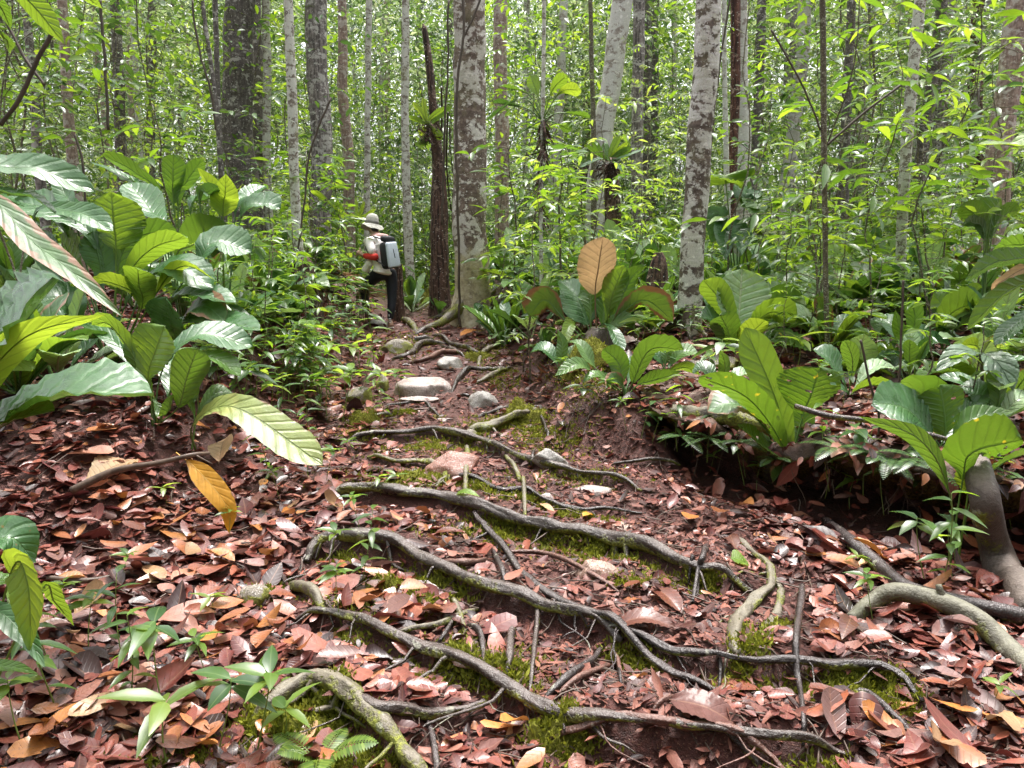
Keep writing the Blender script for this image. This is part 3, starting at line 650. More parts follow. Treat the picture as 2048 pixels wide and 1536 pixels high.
# ------------------------------------------------------------------ fallen leaves
def region_small(x, y):
    """How far the trodden trail has ground the leaves to crumbs (1 = crumbs)."""
    u = 1024 + FPX*x/np.maximum(y, .5)
    px = np.interp(y, [1.6, 2.2, 3, 4, 5, 6.5, 9], [1350, 1330, 1300, 1200, 1050, 900, 850])
    hw = np.interp(y, [1.6, 2.2, 3, 4, 5, 6.5, 9], [200, 280, 300, 320, 270, 170, 100])
    return 1 - sst(.6, 1.25, np.abs(u-px)/hw)
from mathutils.kdtree import KDTree
_ra = np.vstack([np.c_[P[:, :2], r] for P, r, _ in ROOTP]); _kd = KDTree(len(_ra))
for q, a in enumerate(_ra): _kd.insert((a[0], a[1], 0), q)
_kd.balance()
def off_roots(xy, pad, keep=.1):
    ok = np.ones(len(xy), bool)
    for q, (x, y) in enumerate(xy):
        _, i, d = _kd.find((x, y, 0))
        if d < _ra[i, 2] + pad and rng.random() > keep: ok[q] = False
    return ok
def scatter_ground(n, y0, y1, pw=1.0):
    out = []
    while sum(len(o) for o in out) < n:
        y = y0*(y1/y0)**(rng.random(n)**pw); x = (rng.random(n)*2-1)*(.78*y+.7); out.append(np.stack([x, y], 1))
    return np.vstack(out)[:n]
def lay(xy, L, W, kind, lift=.03, tilt=.28, curl=None, fold=None):
    n = len(xy); az = rng.random(n)*2*PI
    d = np.stack([np.cos(az), np.sin(az), rng.normal(size=n)*tilt*.6], 1); nn = np.stack([rng.normal(size=n)*tilt, rng.normal(size=n)*tilt, np.ones(n)], 1)
    z = HG(xy[:, 0], xy[:, 1]) + .006 + lift*rng.random(n)
    dd = nrm(d); c = rng.standard_t(3, size=n).clip(-4, 4)*.16+.05 if curl is None else curl; f = rng.normal(size=n)*.35+.15 if fold is None else fold
    pos = np.stack([xy[:, 0], xy[:, 1], z], 1) - dd*(np.asarray(L)*.5)[:, None]
    pos[:, 2] = np.maximum(pos[:, 2], HG(pos[:, 0], pos[:, 1])+.004)
    return leaves(pos, d, nn, L, W, kind, f, c, rng.normal(size=n)*.5)
xy = scatter_ground(30000, 1.5, 13, .70); xy = xy[off_roots(xy, .035)]
sm = region_small(xy[:, 0], xy[:, 1])
keep = rng.random(len(xy)) > sm*.70
xy = xy[keep]; n = len(xy)
L = rng.lognormal(math.log(.074), .42, n).clip(.022, .22)*np.interp(xy[:, 1], [1.5, 5, 10], [1, 1.15, 1.25]); L = L*(1-.35*region_small(xy[:, 0], xy[:, 1])); W = L*rng.uniform(.36, .58, n)
g = G(); half = n//2
g.add(*lay(xy[:half], L[:half], W[:half], 'l', .035)); g.add(*lay(xy[half:], L[half:], W[half:], 'r', .035))
single('leaf_litter', None, None, g, M['litter'], loc=(0, 0, 0), kind='stuff')
xy = scatter_ground(85000, 1.5, 11, .85); sm = region_small(xy[:, 0], xy[:, 1])
xy = xy[rng.random(len(xy)) < .42 + sm*.95]; xy = xy[off_roots(xy, .0)]; n = len(xy)
L = rng.lognormal(math.log(.036), .5, n).clip(.01, .11); W = L*rng.uniform(.2, .6, n)
single('leaf_crumbs', None, None, G().add(*lay(xy, L, W, 's', .012, .3)), M['frag'], loc=(0, 0, 0), kind='stuff')
xy = scatter_ground(3200, 1.5, 10, .9); g = G()
for x, y in xy:
    a = rng.random()*2*PI; l = rng.lognormal(math.log(.11), .5); dx = np.array([math.cos(a), math.sin(a)])*l
    t = np.linspace(-.5, .5, 4)[:, None]; P = np.zeros((4, 3)); P[:, :2] = [x, y] + t*dx + rng.normal(size=(4, 2))*l*.05
    P[:, 2] = HG(P[:, 0], P[:, 1]) + .012 + rng.random()*.02
    g.add(*tube(P, rng.uniform(.0012, .0042), 4, cap=False))
single('twig_litter', None, None, g, M['twig'], loc=(0, 0, 0), kind='stuff')
# the largest fallen leaves, one object each
FL = [('copper', 'copper'), ('rust', 'dark rust-red'), ('chestnut', 'dark chestnut'), ('mauve', 'dull mauve-brown'), ('tanlit', 'pale tan'), ('orange', 'bright orange-brown')]
def where_px(u, v):
    if v > 1330: a = 'at the bottom'
    elif v > 1150: a = 'amid long roots'
    elif v > 980: a = 'near the glossy root'
    else: a = 'up the trail'
    b = 'in litter left of the roots' if u < 620 else ('between the roots' if u < 1330 else 'right of the forked root')
    return b + ' ' + a
made = 0
while made < 250:
    u = rng.choice([rng.uniform(20, 720), rng.uniform(20, 900), rng.uniform(1250, 2040), rng.uniform(600, 1500)]); v = rng.uniform(1010, 1530)
    p = ground(u, v); 
    if region_small(p[0], p[1]) > .5 and rng.random() < .75: continue
    if not off_roots(p[None, :2], .05, 0)[0]: continue
    k = rng.choice(6, p=[.3, .22, .14, .12, .1, .12]); nm, cl = FL[k]
    l = rng.uniform(.085, .175); w = l*rng.uniform(.38, .58)
    g = G().add(*lay(p[None, :2], np.array([l]), np.array([w]), rng.choice(['l', 'r']), .05, .4))
    g.V[0][:, 2] += .02
    wet = 'curled' if rng.random() < .5 else 'wet'
    single('fallen_leaf', f'{wet} {cl} leaf {where_px(u, v)}', 'fallen leaf', g, M['l_'+nm], group='fallen leaves on the forest floor')
    made += 1
def flat_leaf(u0, v0, u1, v1, w, label, m, prof='ov', lift=.03, hint=(0, -.2, 1), fold=.2, cat='fallen leaf', pet=.04):
    a, b = ground(u0, v0), ground(u1, v1); a[2] += lift; b[2] += lift*.7; c = (a+b)/2; c[2] = max(c[2], HG(c[0], c[1])+lift) + .01
    d = np.linalg.norm(c-CAM); T = nrm(b-a); B = np.cross(T, nrm(hint)); vd = nrm(c-CAM); pj = np.linalg.norm(B-vd*(B @ vd))
    g = big_leaf([a, c, b], w/FPX*d/max(pj, .4), prof, pet, hint, fold, .6, 9, seed=u0*.1, rib=.002)
    return single('fallen_leaf', label, cat, g, M[m], group='fallen leaves on the forest floor')
flat_leaf(1335, 1418, 1490, 1475, 46, 'long flat rust-red fallen leaf beside the diagonal root end', 'l_dry')
flat_leaf(1310, 1190, 1365, 1240, 38, 'broad dull purple-brown fallen leaf flat on the bare trail', 'l_chestnut')
flat_leaf(1225, 1275, 1350, 1268, 30, 'narrow chestnut fallen leaf on the trail above the sweeping root', 'l_chestnut')
flat_leaf(1460, 1128, 1497, 1140, 26, 'small fresh yellow-green fallen leaf by the forked mossy root', 'lime')
flat_leaf(1842, 1478, 1866, 1536, 56, 'big shiny pinkish-brown fallen leaf at the lower right corner', 'l_mauve')
flat_leaf(905, 1020, 960, 1016, 12, 'slender yellow-green leaf resting on the long thick root', 'lime', 'la', .07)
flat_leaf(1165, 1044, 1185, 1038, 12, 'tiny yellow leaf beside the wavy black root', 'yellow')
flat_leaf(120, 400, 125, 405, 10, 'x', 'l_rust') if False else None
flat_leaf(1955, 1078, 2004, 1038, 30, 'brown dead leaf caught on the leaning log', 'l_copper', 'ov', .25)
flat_leaf(1215, 690, 1290, 700, 30, 'large pale pinkish dead leaf lying on the bank', 'l_mauve')
flat_leaf(920, 683, 962, 668, 18, 'curled orange dead leaf on the upper trail', 'l_orange', 'ov', .06)
flat_leaf(165, 995, 265, 935, 60, 'large tan dead leaf under the left rosette plant', 'tan', 'ob', .06)
flat_leaf(440, 965, 455, 900, 26, 'crumpled pale dead leaf standing beside the yellow leaf', 'tan', 'la', .12, (0, -.9, .3))
flat_leaf(1080, 1020, 1110, 1035, 14, 'small tan leaf near the mossy rootlet', 'l_tanlit')
flat_leaf(1880, 978, 2000, 905, 50, 'big pinkish dead leaf lying under the yellow-eyed leaf', 'l_mauve', 'ob', .08)
# ------------------------------------------------------------------ moss on roots, stones and bank
pts = []
def moss_at(u, v, su, sv, n, lift=.0):
    for _ in range(n):
        p = ground(u+rng.normal()*su, v+rng.normal()*sv); p[2] += lift*rng.random(); pts.append(p)
for a in [(1110,1490,30,18,260),(1130,1510,35,18,200),(1740,1395,45,16,420),(1720,1375,30,10,200),(600,1500,60,30,420),(560,1440,50,25,320),(640,1410,35,20,280),
          (770,1185,60,22,420),(860,1190,50,15,260),(1010,1345,40,25,260),(930,1335,25,25,160),(800,960,70,12,260),(850,900,60,9,160),(1130,960,60,8,140),(1300,1165,40,7,160),
          (1000,850,40,10,260),(1045,835,25,8,150),(1060,870,25,14,200),(730,850,30,20,240),(1410,1170,18,12,130),(1180,1115,30,9,120),(980,1060,70,10,240),(1090,1090,60,9,160),
          (910,1320,20,20,100),(1120,880,35,25,200),(520,1190,30,14,160),(1190,720,50,35,420),(1180,760,40,25,260),(810,690,35,14,260),(985,705,25,20,160),(1010,760,30,14,160),(870,610,25,14,120),(940,610,40,16,200),
          (400,1500,60,14,180),(330,1530,60,8,120)]: moss_at(*a)
for P, r, main in ROOTP:
    if not main: continue
    for q in range(int(len(P)*7)):
        i = rng.integers(2, len(P)-2); 
        if vn(P[i, 0]*2.2, P[i, 1]*2.2, 0, 44) < .12: continue
        x, y = P[i, 0] + rng.normal()*.02, P[i, 1] - r[i]*rng.uniform(.7, 1.3) - rng.random()*.07; pts.append(np.array([x, y, float(HG(np.array(x), np.array(y))) + rng.random()*.01]))
pts = np.array(pts); n = len(pts); k = 5
pp = np.repeat(pts, k, 0) + rng.normal(size=(n*k, 3))*[.012, .012, .006]
pp[:, 2] = np.maximum(pp[:, 2], HG(pp[:, 0], pp[:, 1])) - .002
single('moss', None, None, G().add(*leaves(pp, rdir(n*k)*[.7, .7, .2]+[0, 0, .8], rdir(n*k), rng.uniform(.014, .036, n*k), rng.uniform(.007, .015, n*k), 'd')), M['moss'], loc=(0, 0, 0), kind='stuff')

def mound(u, v, w, h, dep, seed):
    p = ground(u, v); d = np.linalg.norm(p-CAM); R = w/FPX*d/2; n = 40
    a = np.linspace(-1, 1, n); XX, YY = np.meshgrid(a, a); rr = np.hypot(XX, YY*1.0); x = p[0]+XX*R; y = p[1]+YY*R*dep
    z = HG(x, y) - .03 + (h/FPX*d)*(np.clip(1-rr**2, 0, 1)**.6)*(1+.35*fbm(XX*2.5, YY*2.5, 0, seed)) + .012*fbm(x*30, y*30, 0, seed)*(rr < 1)
    i = np.arange(n-1)[:, None]*n; j = np.arange(n-1)[None]
    Q = np.stack([i+j, i+j+1, i+n+j+1, i+n+j], -1).reshape(-1, 4); V = np.stack([x.ravel(), y.ravel(), z.ravel()], 1); kp = (rr.ravel()[Q] < 1.02).all(1)
    MG.add(V, Q[kp]); m = int(380*min(2.5, (w/90)**1.2)); k = rng.choice(np.nonzero(rr.ravel() < .95)[0], m); c = V[k] + rng.normal(size=(m, 3))*[.01, .01, .002]
    MT.add(*leaves(c, rdir(m)*[.6, .6, .2]+[0, -.1, .9], rdir(m), rng.uniform(.012, .032, m), rng.uniform(.006, .013, m), 'd'))
MG, MT = G(), G()
for q, a in enumerate([(1735,1400,150,34,.5),(1790,1425,90,22,.6),(1112,1500,110,60,.6),(600,1475,190,50,.6),(650,1425,110,44,.5),(720,1545,160,40,.5),(780,1195,130,44,.4),(870,1180,120,26,.4),(1012,1350,100,30,.5),(830,960,130,26,.5),(850,898,110,16,.4),(1050,830,90,30,.6),
    (1180,730,120,50,.6),(1410,1172,50,20,.5),(1000,1085,120,22,.3),(730,850,70,30,.6),(985,640,80,22,.6),(870,605,60,30,.6),(960,720,70,22,.5),(400,1515,170,20,.4),(520,1190,80,24,.5),(1210,985,60,14,.5),(1190,1105,60,20,.4)]): mound(*a, q)
M['mossbed'] = plain('moss_bed', (.13, .13, .022), .85, .6, 90, 1.0, .1)
single('moss_cushion', None, None, MG, M['mossbed'], loc=(0, 0, 0), kind='stuff'); single('moss_cushion_tufts', None, None, MT, M['moss'], loc=(0, 0, 0), kind='stuff')
# ------------------------------------------------------------------ trunks traced in the photo
def trunk_geom(path, d, wd, seed, k=18, flare=1.35, lump=.07, up=13.0, top_cut=False):
    W = [at(u, v, d) for u, v in path]; R = [w/FPX*d/2*1.0 for w in wd]
    if not top_cut:
        t = nrm(W[0]-W[1]); a = W[0] + t*3; b = np.array([W[0][0]+t[0]*4, d, up + 6]); W = [b, a] + W; R = [R[0]*.75, R[0]*.95] + R
    base = W[-1].copy(); gz = float(HG(np.array(base[0]), np.array(d)))
    if base[2] > gz+.02: W.append(np.array([base[0] + (W[-1]-W[-2])[0]*.1, d, gz+.0])); R.append(R[-1]*1.05)
    W.append(np.array([W[-1][0], d, gz-.15])); R.append(R[-1]*1.2)
    W = np.array(W); R = np.array(R)
    n = 70; P = catmull(W, n); r = np.interp(np.linspace(0, len(W)-1, n), np.arange(len(W)), R)
    hz = P[:, 2]-gz; r = r*(1+(flare-1)*np.exp(-np.clip(hz, 0, 9)/(.9*r+.08)))
    P[:, 0] += r*.25*fbm(P[:, 2]*.9, seed, 0, 2)
    V, F, U = tube(P, r, k, lump, 1.2, seed)
    return V, F, U, np.array([P[-1, 0], d, gz]), r[-6]
TRUNKS = [
 # label, path, depth, widths, bark, flare, extra
 ('thick dark grey tree trunk behind the big-leaved plants', [(478,0),(482,200),(486,400)], 12, [54,56,60], 'b_dark', 1.2),
 ('dark slim tree trunk pressed against the thick dark grey trunk', [(512,0),(514,200),(516,390)], 13.2, [24,24,26], 'b_dark', 1.2),
 ('thin pale mottled tree trunk standing before the furrowed grey trunk', [(577,0),(583,200),(590,380),(597,510)], 9, [17,19,19,20], 'b_thin', 1.4),
 ('straight furrowed grey tree trunk behind the hiker', [(635,0),(640,250),(645,480)], 12, [39,40,44], 'b_grey', 1.25),
 ('slim pinkish tree trunk bending right of the furrowed grey trunk', [(683,0),(688,200),(700,390)], 13.6, [17,20,22], 'b_pink', 1.3),
 ('very thin straight pale tree trunk rising above the hiker hat', [(737,0),(736,250),(735,430)], 13, [12,12,13], 'b_thin', 1.2),
 ('thin pale tree trunk between the hiker and the broken snag', [(812,0),(812,250),(818,470)], 12, [14,15,18], 'b_thin', 1.3),
 ('stout mottled tree trunk at the bend of the trail', [(943,-20),(941,200),(942,400),(940,600)], 10.4, [60,61,65,68], 'b_big', 1.25),
 ('pale tree trunk partly hidden behind the stout mottled trunk', [(1003,0),(1003,200),(1000,400)], 13.6, [26,26,28], 'b_pink', 1.2),
 ('leaning white-barked tree trunk right of the trail', [(1243,0),(1222,180),(1208,300),(1197,420)], 12.2, [38,38,40,44], 'b_pale', 1.3),
 ('grey tree trunk beside the leaning white trunk', [(1277,0),(1275,200),(1272,390)], 13.5, [22,22,24], 'b_grey', 1.2),
 ('second grey tree trunk beside the leaning white trunk, slimmer and darker', [(1296,0),(1294,200),(1292,390)], 17, [16,17,18], 'b_dark', 1.2),
 ('dark tree trunk close behind the twin grey trunks', [(1310,0),(1309,200),(1306,380)], 18, [15,15,16], 'b_dark', 1.2),
 ('mottled brown and white tree trunk standing on the bank', [(1420,-10),(1405,200),(1392,400),(1384,600),(1380,680)], 7.3, [46,48,46,46,48], 'b_main', 1.15),
 ('thin white tree trunk close behind the mottled bank trunk', [(1449,0),(1450,200),(1455,440)], 10.5, [9,9,12], 'b_pale', 1.2),
 ('red-brown tree trunk against a white one', [(1472,0),(1470,160),(1464,330),(1460,430)], 11, [19,18,16,18], 'b_red', 1.2),
 ('white tree trunk widening at its foot behind the heart-leaved plant', [(1486,0),(1484,200),(1478,440)], 11.4, [18,24,40], 'b_pale', 1.25),
 ('slender brown sapling trunk rising through the whole picture height', [(1645,0),(1648,300),(1652,560),(1655,700)], 6.3, [11,11,10,9], 'b_sap', 1.2),
 ('pale ringed tree trunk leaning left among bright leaves', [(1838,0),(1815,250),(1806,400),(1799,580),(1795,640)], 8.2, [20,21,20,18,17], 'b_thin', 1.3),
 ('thick reddish tree trunk leaning at the right edge', [(2042,0),(2016,200),(1994,370)], 10, [42,43,46], 'b_pink', 1.2),
 ('distant red-barked tree trunk behind the right thicket', [(1958,-30),(1955,60),(1950,380)], 20, [24,24,24], 'b_red', 1.2),
 ('brown tree trunk with a pale lower half above the left rosettes', [(122,0),(133,150),(150,390)], 9, [17,18,21], 'b_pink', 1.3),
 ('black spindly tree trunk leaning toward the thick dark grey trunk', [(405,0),(428,180),(440,330)], 10, [7,8,8], 'b_dark', 1.2),
 ('black spindly tree trunk, the straighter one of two', [(431,0),(436,180),(442,330)], 10.6, [10,10,10], 'b_dark', 1.2),
 ('slim pale tree trunk between the dark trunk and the mottled thin trunk', [(531,0),(534,180),(537,360)], 12, [14,15,15], 'b_thin', 1.2),
 ('dark grey tree trunk above the round yellow-green leaf', [(228,0),(236,150),(243,310)], 13, [18,19,21], 'b_dark', 1.2),
 ('dim grey tree trunk near the left edge', [(52,40),(70,200),(80,340)], 12, [14,15,18], 'b_grey', 1.2),
 ('thin mossy dark tree trunk left of the leaning white trunk', [(1180,0),(1184,160),(1189,340)], 12, [8,9,11], 'b_sap', 1.3),
 ('pinkish distant tree trunk left of the dark trunk', [(262,20),(264,180),(268,330)], 22, [15,16,17], 'b_pink', 1.2),
 ('dark leaning tree trunk deep in the left thicket', [(303,-20),(304,120),(302,320)], 17, [14,14,16], 'b_dark', 1.2),
 ('faint pale tree trunk deep behind the right saplings', [(1583,60),(1581,200),(1577,400)], 18, [22,22,24], 'b_grey', 1.2),
 ('dark tree trunk behind the slender brown sapling', [(1700,90),(1692,250),(1686,400)], 13, [16,18,20], 'b_dark', 1.2),
 ('pale blotched tree trunk above the palm-like plant', [(1128,0),(1118,180),(1108,360)], 17, [15,17,22], 'b_pale', 1.2),
 ('pale tree trunk far behind the very thin straight trunk', [(765,-10),(764,150),(763,380)], 24, [9,9,10], 'b_pale', 1.1),
 ('thin tree trunk far behind the broken snag', [(1052,-10),(1052,120),(1050,380)], 19, [12,12,13], 'b_thin', 1.1),
]
LAND = [(760, 540, 'the hiker'), (940, 350, 'the stout mottled trunk'), (1400, 330, 'the mottled bank trunk'), (640, 280, 'the furrowed grey trunk'), (485, 180, 'the thick dark grey trunk'),
        (1222, 180, 'the leaning white trunk'), (870, 300, 'the broken snag'), (1650, 260, 'the slender brown sapling'), (1812, 330, 'the pale ringed trunk'), (2010, 220, 'the thick reddish trunk'),
        (140, 180, 'the brown left trunk'), (1478, 300, 'the red and white trunks'), (222, 425, 'the round yellow-green leaf'), (1195, 560, 'the upright tan leaf'), (1480, 590, 'the big pale glossy leaf'),
        (1625, 780, 'the holed spotted leaf'), (850, 765, 'the big flat pale rock'), (330, 720, 'the left rosette'), (430, 1000, 'the hanging yellow leaf'), (735, 150, 'the very thin straight trunk'),
        (900, 925, 'the wet red rock'), (1085, 200, 'the palm-like plant'), (1215, 310, 'the fern on the black stump'), (1840, 820, 'the big dark glossy leaf'), (620, 1420, 'the mossy arched root'),
        (1510, 1200, 'the forked mossy root'), (960, 1040, 'the long thick root'), (1930, 700, 'the silver-striped leaves'), (560, 780, 'the seedling thicket'), (1850, 1100, 'the deep hollow'), (170, 1150, 'the lower left litter')]
def near(u, v, k=0):
    o = sorted(LAND, key=lambda q: math.hypot((u-q[0])*1.0, (v-q[1])*.8)); q = o[k]
    rel = 'just left of' if u < q[0]-18 else ('just right of' if u > q[0]+18 else ('right below' if v > q[1] else 'right above'))
    return rel + ' ' + q[2]
for k, (lab, path, d, wd, bk, fl) in enumerate(TRUNKS):
    V, F, U, b, rb = trunk_geom(path, d, wd, k+1, 22 if max(wd) > 30 else 14, fl, .05 if bk != 'b_red' else .12)
    t = thing('forest_tree', lab, 'tree', b)
    part('trunk', t, G().add(V, F, U), M[bk])
    if rb > .05:
        r2 = np.random.default_rng(k)
        for q in range(4 if rb > .1 else 3):
            a = q*2*PI/4 + r2.random() + PI*1.1; l = rb*r2.uniform(1.6, 3.0)
            s = np.linspace(0, 1, 8)
            P = np.stack([b[0]+np.cos(a+.4*s*r2.normal())*(rb*.5+l*s), b[1]+np.sin(a)*(rb*.5+l*s), 0*s], 1)
            P[:, 2] = HG(P[:, 0], P[:, 1]) + rb*.9*(1-s)**2.2 + .01 - .03*s
            part('buttress_root', t, G().add(*tube(P, rb*.26*(1-.75*s), 8, .15, 4, q)), M['root_moss'])
# the broken snag with its vines, stumps
V, F, U, b, rb = trunk_geom([(846,48),(850,70),(864,180),(876,320),(882,470)], 11.2, [3,11,15,22,36], 77, 16, 1.4, .22, top_cut=True)
t = thing('tree_snag', 'dark rotten broken tree snag with a jagged pointed top', 'dead tree', b); part('trunk', t, G().add(V, F, U), M['b_snag'])
g = G()
for q in range(5):
    s = np.linspace(0, 1, 14); a = at(868+q*9, 150+q*25, 11.0); c = ground(862+q*16, 575)
    P = a*(1-s)[:, None] + c*s[:, None]; P[:, 0] += .05*np.sin(s*7+q); P[:, 2] = np.maximum(P[:, 2], HG(P[:, 0], P[:, 1])+.01)
    part('aerial_root', t, G().add(*tube(P, .009+.006*(q % 2), 5)), M['vine'])
def stump(label, path, d, wd, bk='b_snag', seed=5):
    V, F, U, b, rb = trunk_geom(path, d, wd, seed, 18, 1.3, .28, top_cut=True)
    t = thing('tree_stump', label, 'stump', b); part('stump', t, G().add(V, F, U), M[bk]); return t
stump('black tree stump carrying a bird-nest fern', [(1216,328),(1218,345),(1221,400)], 10.5, [18,26,30], 'b_snag', 9)
stump('dark rotten tree stump below the thin pale mottled trunk', [(602,512),(604,530),(606,580)], 8.6, [26,48,58], 'b_snag', 15)
stump('dark rotten tree stump wrapped in plants beside the mottled bank trunk', [(1318,505),(1320,530),(1316,600)], 7.9, [18,34,50], 'b_snag', 19)
stump('low dark tree stump under the upright tan leaf', [(1205,655),(1206,680),(1206,740)], 6.6, [40,60,70], 'deadwood', 21)
stump('dark mossy tree stump right behind the hiker', [(797,528),(797,545),(797,588)], 10.6, [14,16,20], 'b_snag', 27)
# the leaning log, branches and sticks at the lower right
def log(label, pts, wd, m, name='log', lump=.12, cat='log', branch=None):
    W = []
    for u, v, h in pts:
        p = ground(u, v); q = ray(u, v); q = q/q[1]
        if h > 0: p = CAM + q*(p[1] - h/ max(.2, -q[2])*1.0); 
        W.append(p)
    W = np.array(W); R = np.array([w/FPX*np.linalg.norm(p-CAM)/2 for w, p in zip(wd, W)])
    P = catmull(W, 40); r = np.interp(np.linspace(0, len(W)-1, 40), np.arange(len(W)), R)
    bury = np.interp(np.linspace(0, len(W)-1, 40), np.arange(len(W)), [min(0, h) for _, _, h in pts])
    P[:, 2] = np.maximum(P[:, 2] + r*.5, HG(P[:, 0], P[:, 1]) + r*.5) + bury*2.5
    V, F, U = tube(P, r, 14, lump, 4, len(label))
    b = P[len(P)//2]; t = thing(name, label, cat, (b[0], b[1], P[:, 2].min())); part('trunk' if name == 'log' else 'stick', t, G().add(V, F, U), M[m])
    for (i, dv, l) in (branch or []):
        s = np.linspace(0, 1, 6)[:, None]; part('branch_stub', t, G().add(*tube(P[i] + s*np.array(dv)*l, r[i]*.55*(1-.4*s[:, 0]), 8, .1, 6)), M[m])
    return t
log('weathered grey log leaning out of the hollow at the right edge', [(1935,880,-.08),(1950,930,.06),(1968,1010,.16),(1988,1100,.1),(2012,1170,.05),(2075,1260,0)], [30,38,44,48,54,60], 'deadwood')
log('green-grey bent dead branch with a side stub', [(1700,1250,0),(1740,1215,.03),(1790,1192,.06),(1880,1213,.08),(1950,1245,.06),(2000,1292,.04),(2070,1370,.0)], [24,30,32,32,32,34,38], 'branch', 'dead_branch', .08, 'branch', [(20, (-.2, .2, .8), .09)])
log('straight black dead branch lying behind the green-grey one', [(1650,1050,0),(1700,1090,.02),(1760,1140,.03),(1810,1180,.04),(1900,1208,.06),(2060,1245,.03)], [20,26,26,26,26,28], 'root_dark', 'dead_branch', .08, 'branch')
log('thin grey stick lying across the spotted-leaf plant', [(1590,815,.22),(1660,835,.2),(1760,848,.18),(1910,885,.15)], [10,11,10,8], 'root', 'dead_branch', .08, 'branch')
log('mossy fallen log along the bank above the dark hollow', [(1345,830,0),(1400,846,.0),(1480,866,.0),(1560,880,.0)], [26,34,36,28], 'root_moss', 'log', .3)
log('thin forked dead stick lying in front of the left rosette', [(145,985,.05),(230,945,.10),(320,928,.16),(385,912,.2),(418,908,.2)], [14,12,10,8,6], 'twig', 'dead_branch', .1, 'branch', [(30, (.7, .2, -.5), .12)])
log('dark thin stick lying in the left leaf litter', [(95,1158,.03),(180,1163,.03),(260,1145,.03)], [9,9,6], 'twig', 'dead_branch', .1, 'branch')
log('grey fallen log crossing the right thicket floor', [(1780,478,.0),(1860,490,.05),(1960,505,.03)], [16,18,16], 'deadwood', 'log', .15)
for q, (x0, y0, x1, y1, lab) in enumerate([(640,520,735,545,'topmost'), (650,545,730,570,'middle'), (655,575,735,590,'lowest')]):
    a, c = at(x0, y0, 10.3), at(x1, y1, 10.0); s = np.linspace(0, 1, 12)[:, None]; P = a*(1-s)+c*s; P[:, 2] += .05*np.sin(3*s[:, 0])
    P[:, 2] = np.minimum(P[:, 2], HG(P[:, 0], P[:, 1])+.45)
    gz = P[-1].copy(); gz[2] = HG(gz[0], gz[1])-.02
    t = thing('dead_frond', f'pale dead palm frond drooping beside the hiker, the {lab} of three', 'dead frond', (gz[0], gz[1], gz[2]), 'dead fronds beside the hiker')
    part('stalk', t, G().add(*tube(np.vstack([P, gz]), .012, 5)), M['vine'])
    n = 26; tt = np.linspace(.05, .95, n); pp = a*(1-tt)[:, None]+c*tt[:, None]; pp[:, 2] = np.interp(tt, s[:, 0], P[:, 2])
    part('leaflet', t, G().add(*leaves(pp, np.stack([rng.normal(size=n)*.25+.9, rng.normal(size=n)*.25, -.22*np.ones(n)], 1), rdir(n), rng.uniform(.25, .45, n), .016, 'm')), M['l_tanlit'])
# lianas
for q, (pts_, d, w, lab) in enumerate([
    ([(664,195),(640,250),(622,300),(612,370),(600,470),(590,560)], 8.6, 4, 'thin dark liana slanting before the furrowed grey trunk'),
    ([(922,-20),(928,60),(918,140),(912,260),(915,400),(918,560)], 10.0, 5, 'dark liana clinging to the stout mottled trunk'),
    ([(968,-20),(950,30),(930,70)], 10.05, 4, 'short dark vine looping on the upper stout trunk'),
    ([(897,0),(895,130),(888,300),(884,450)], 10.9, 4, 'thin vine hanging between the snag and the stout trunk'),
    ([(1462,-10),(1440,120),(1425,260),(1412,420)], 10.0, 4, 'thin liana behind the mottled bank trunk'),
    ([(0,250),(30,210),(60,150),(90,90),(110,40)], 5.2, 9, 'dark crooked branch at the upper left edge'),
    ([(0,10),(20,60),(45,110),(90,170)], 6.2, 6, 'dark thin branch at the upper left corner'),
    ([(200,0),(203,60),(210,130),(217,260)], 8.0, 6, 'dark thin vine left of the dark grey trunk'),
    ([(150,270),(165,330),(170,420)], 7.0, 5, 'short brown vine beside the brown left trunk'),
    ([(385,0),(398,100),(420,170),(432,260)], 9.6, 4, 'thin dark vine near the black spindly trunks'),
    ([(1808,560),(1803,640),(1798,760)], 4.6, 5, 'black thin wire-like stem by the big dark glossy leaf'),
    ([(1722,680),(1740,760),(1756,830)], 4.2, 5, 'black thin stem slanting over the spotted plant'),
    ([(1640,260),(1600,160),(1545,60)], 6.3, 4, 'bare side branch of the slender brown sapling'),
    ([(1655,290),(1720,230),(1800,170)], 6.3, 5, 'rising bare branch right of the slender brown sapling')]):
    W = [at(u, v, d) for u, v in pts_]
    if W[-1][2] < 1.6 and pts_[-1][1] > 400: W.append(np.array([W[-1][0], d, float(HG(np.array(W[-1][0]), np.array(d)))-.05]))
    P = catmull(W, 40); P[:, 0] += .01*fbm(P[:, 2]*5, q, 0, 3)
    single('liana', lab, 'vine', G().add(*tube(P, w/FPX*d/2, 6, .1, 6, q)), M['vine'])
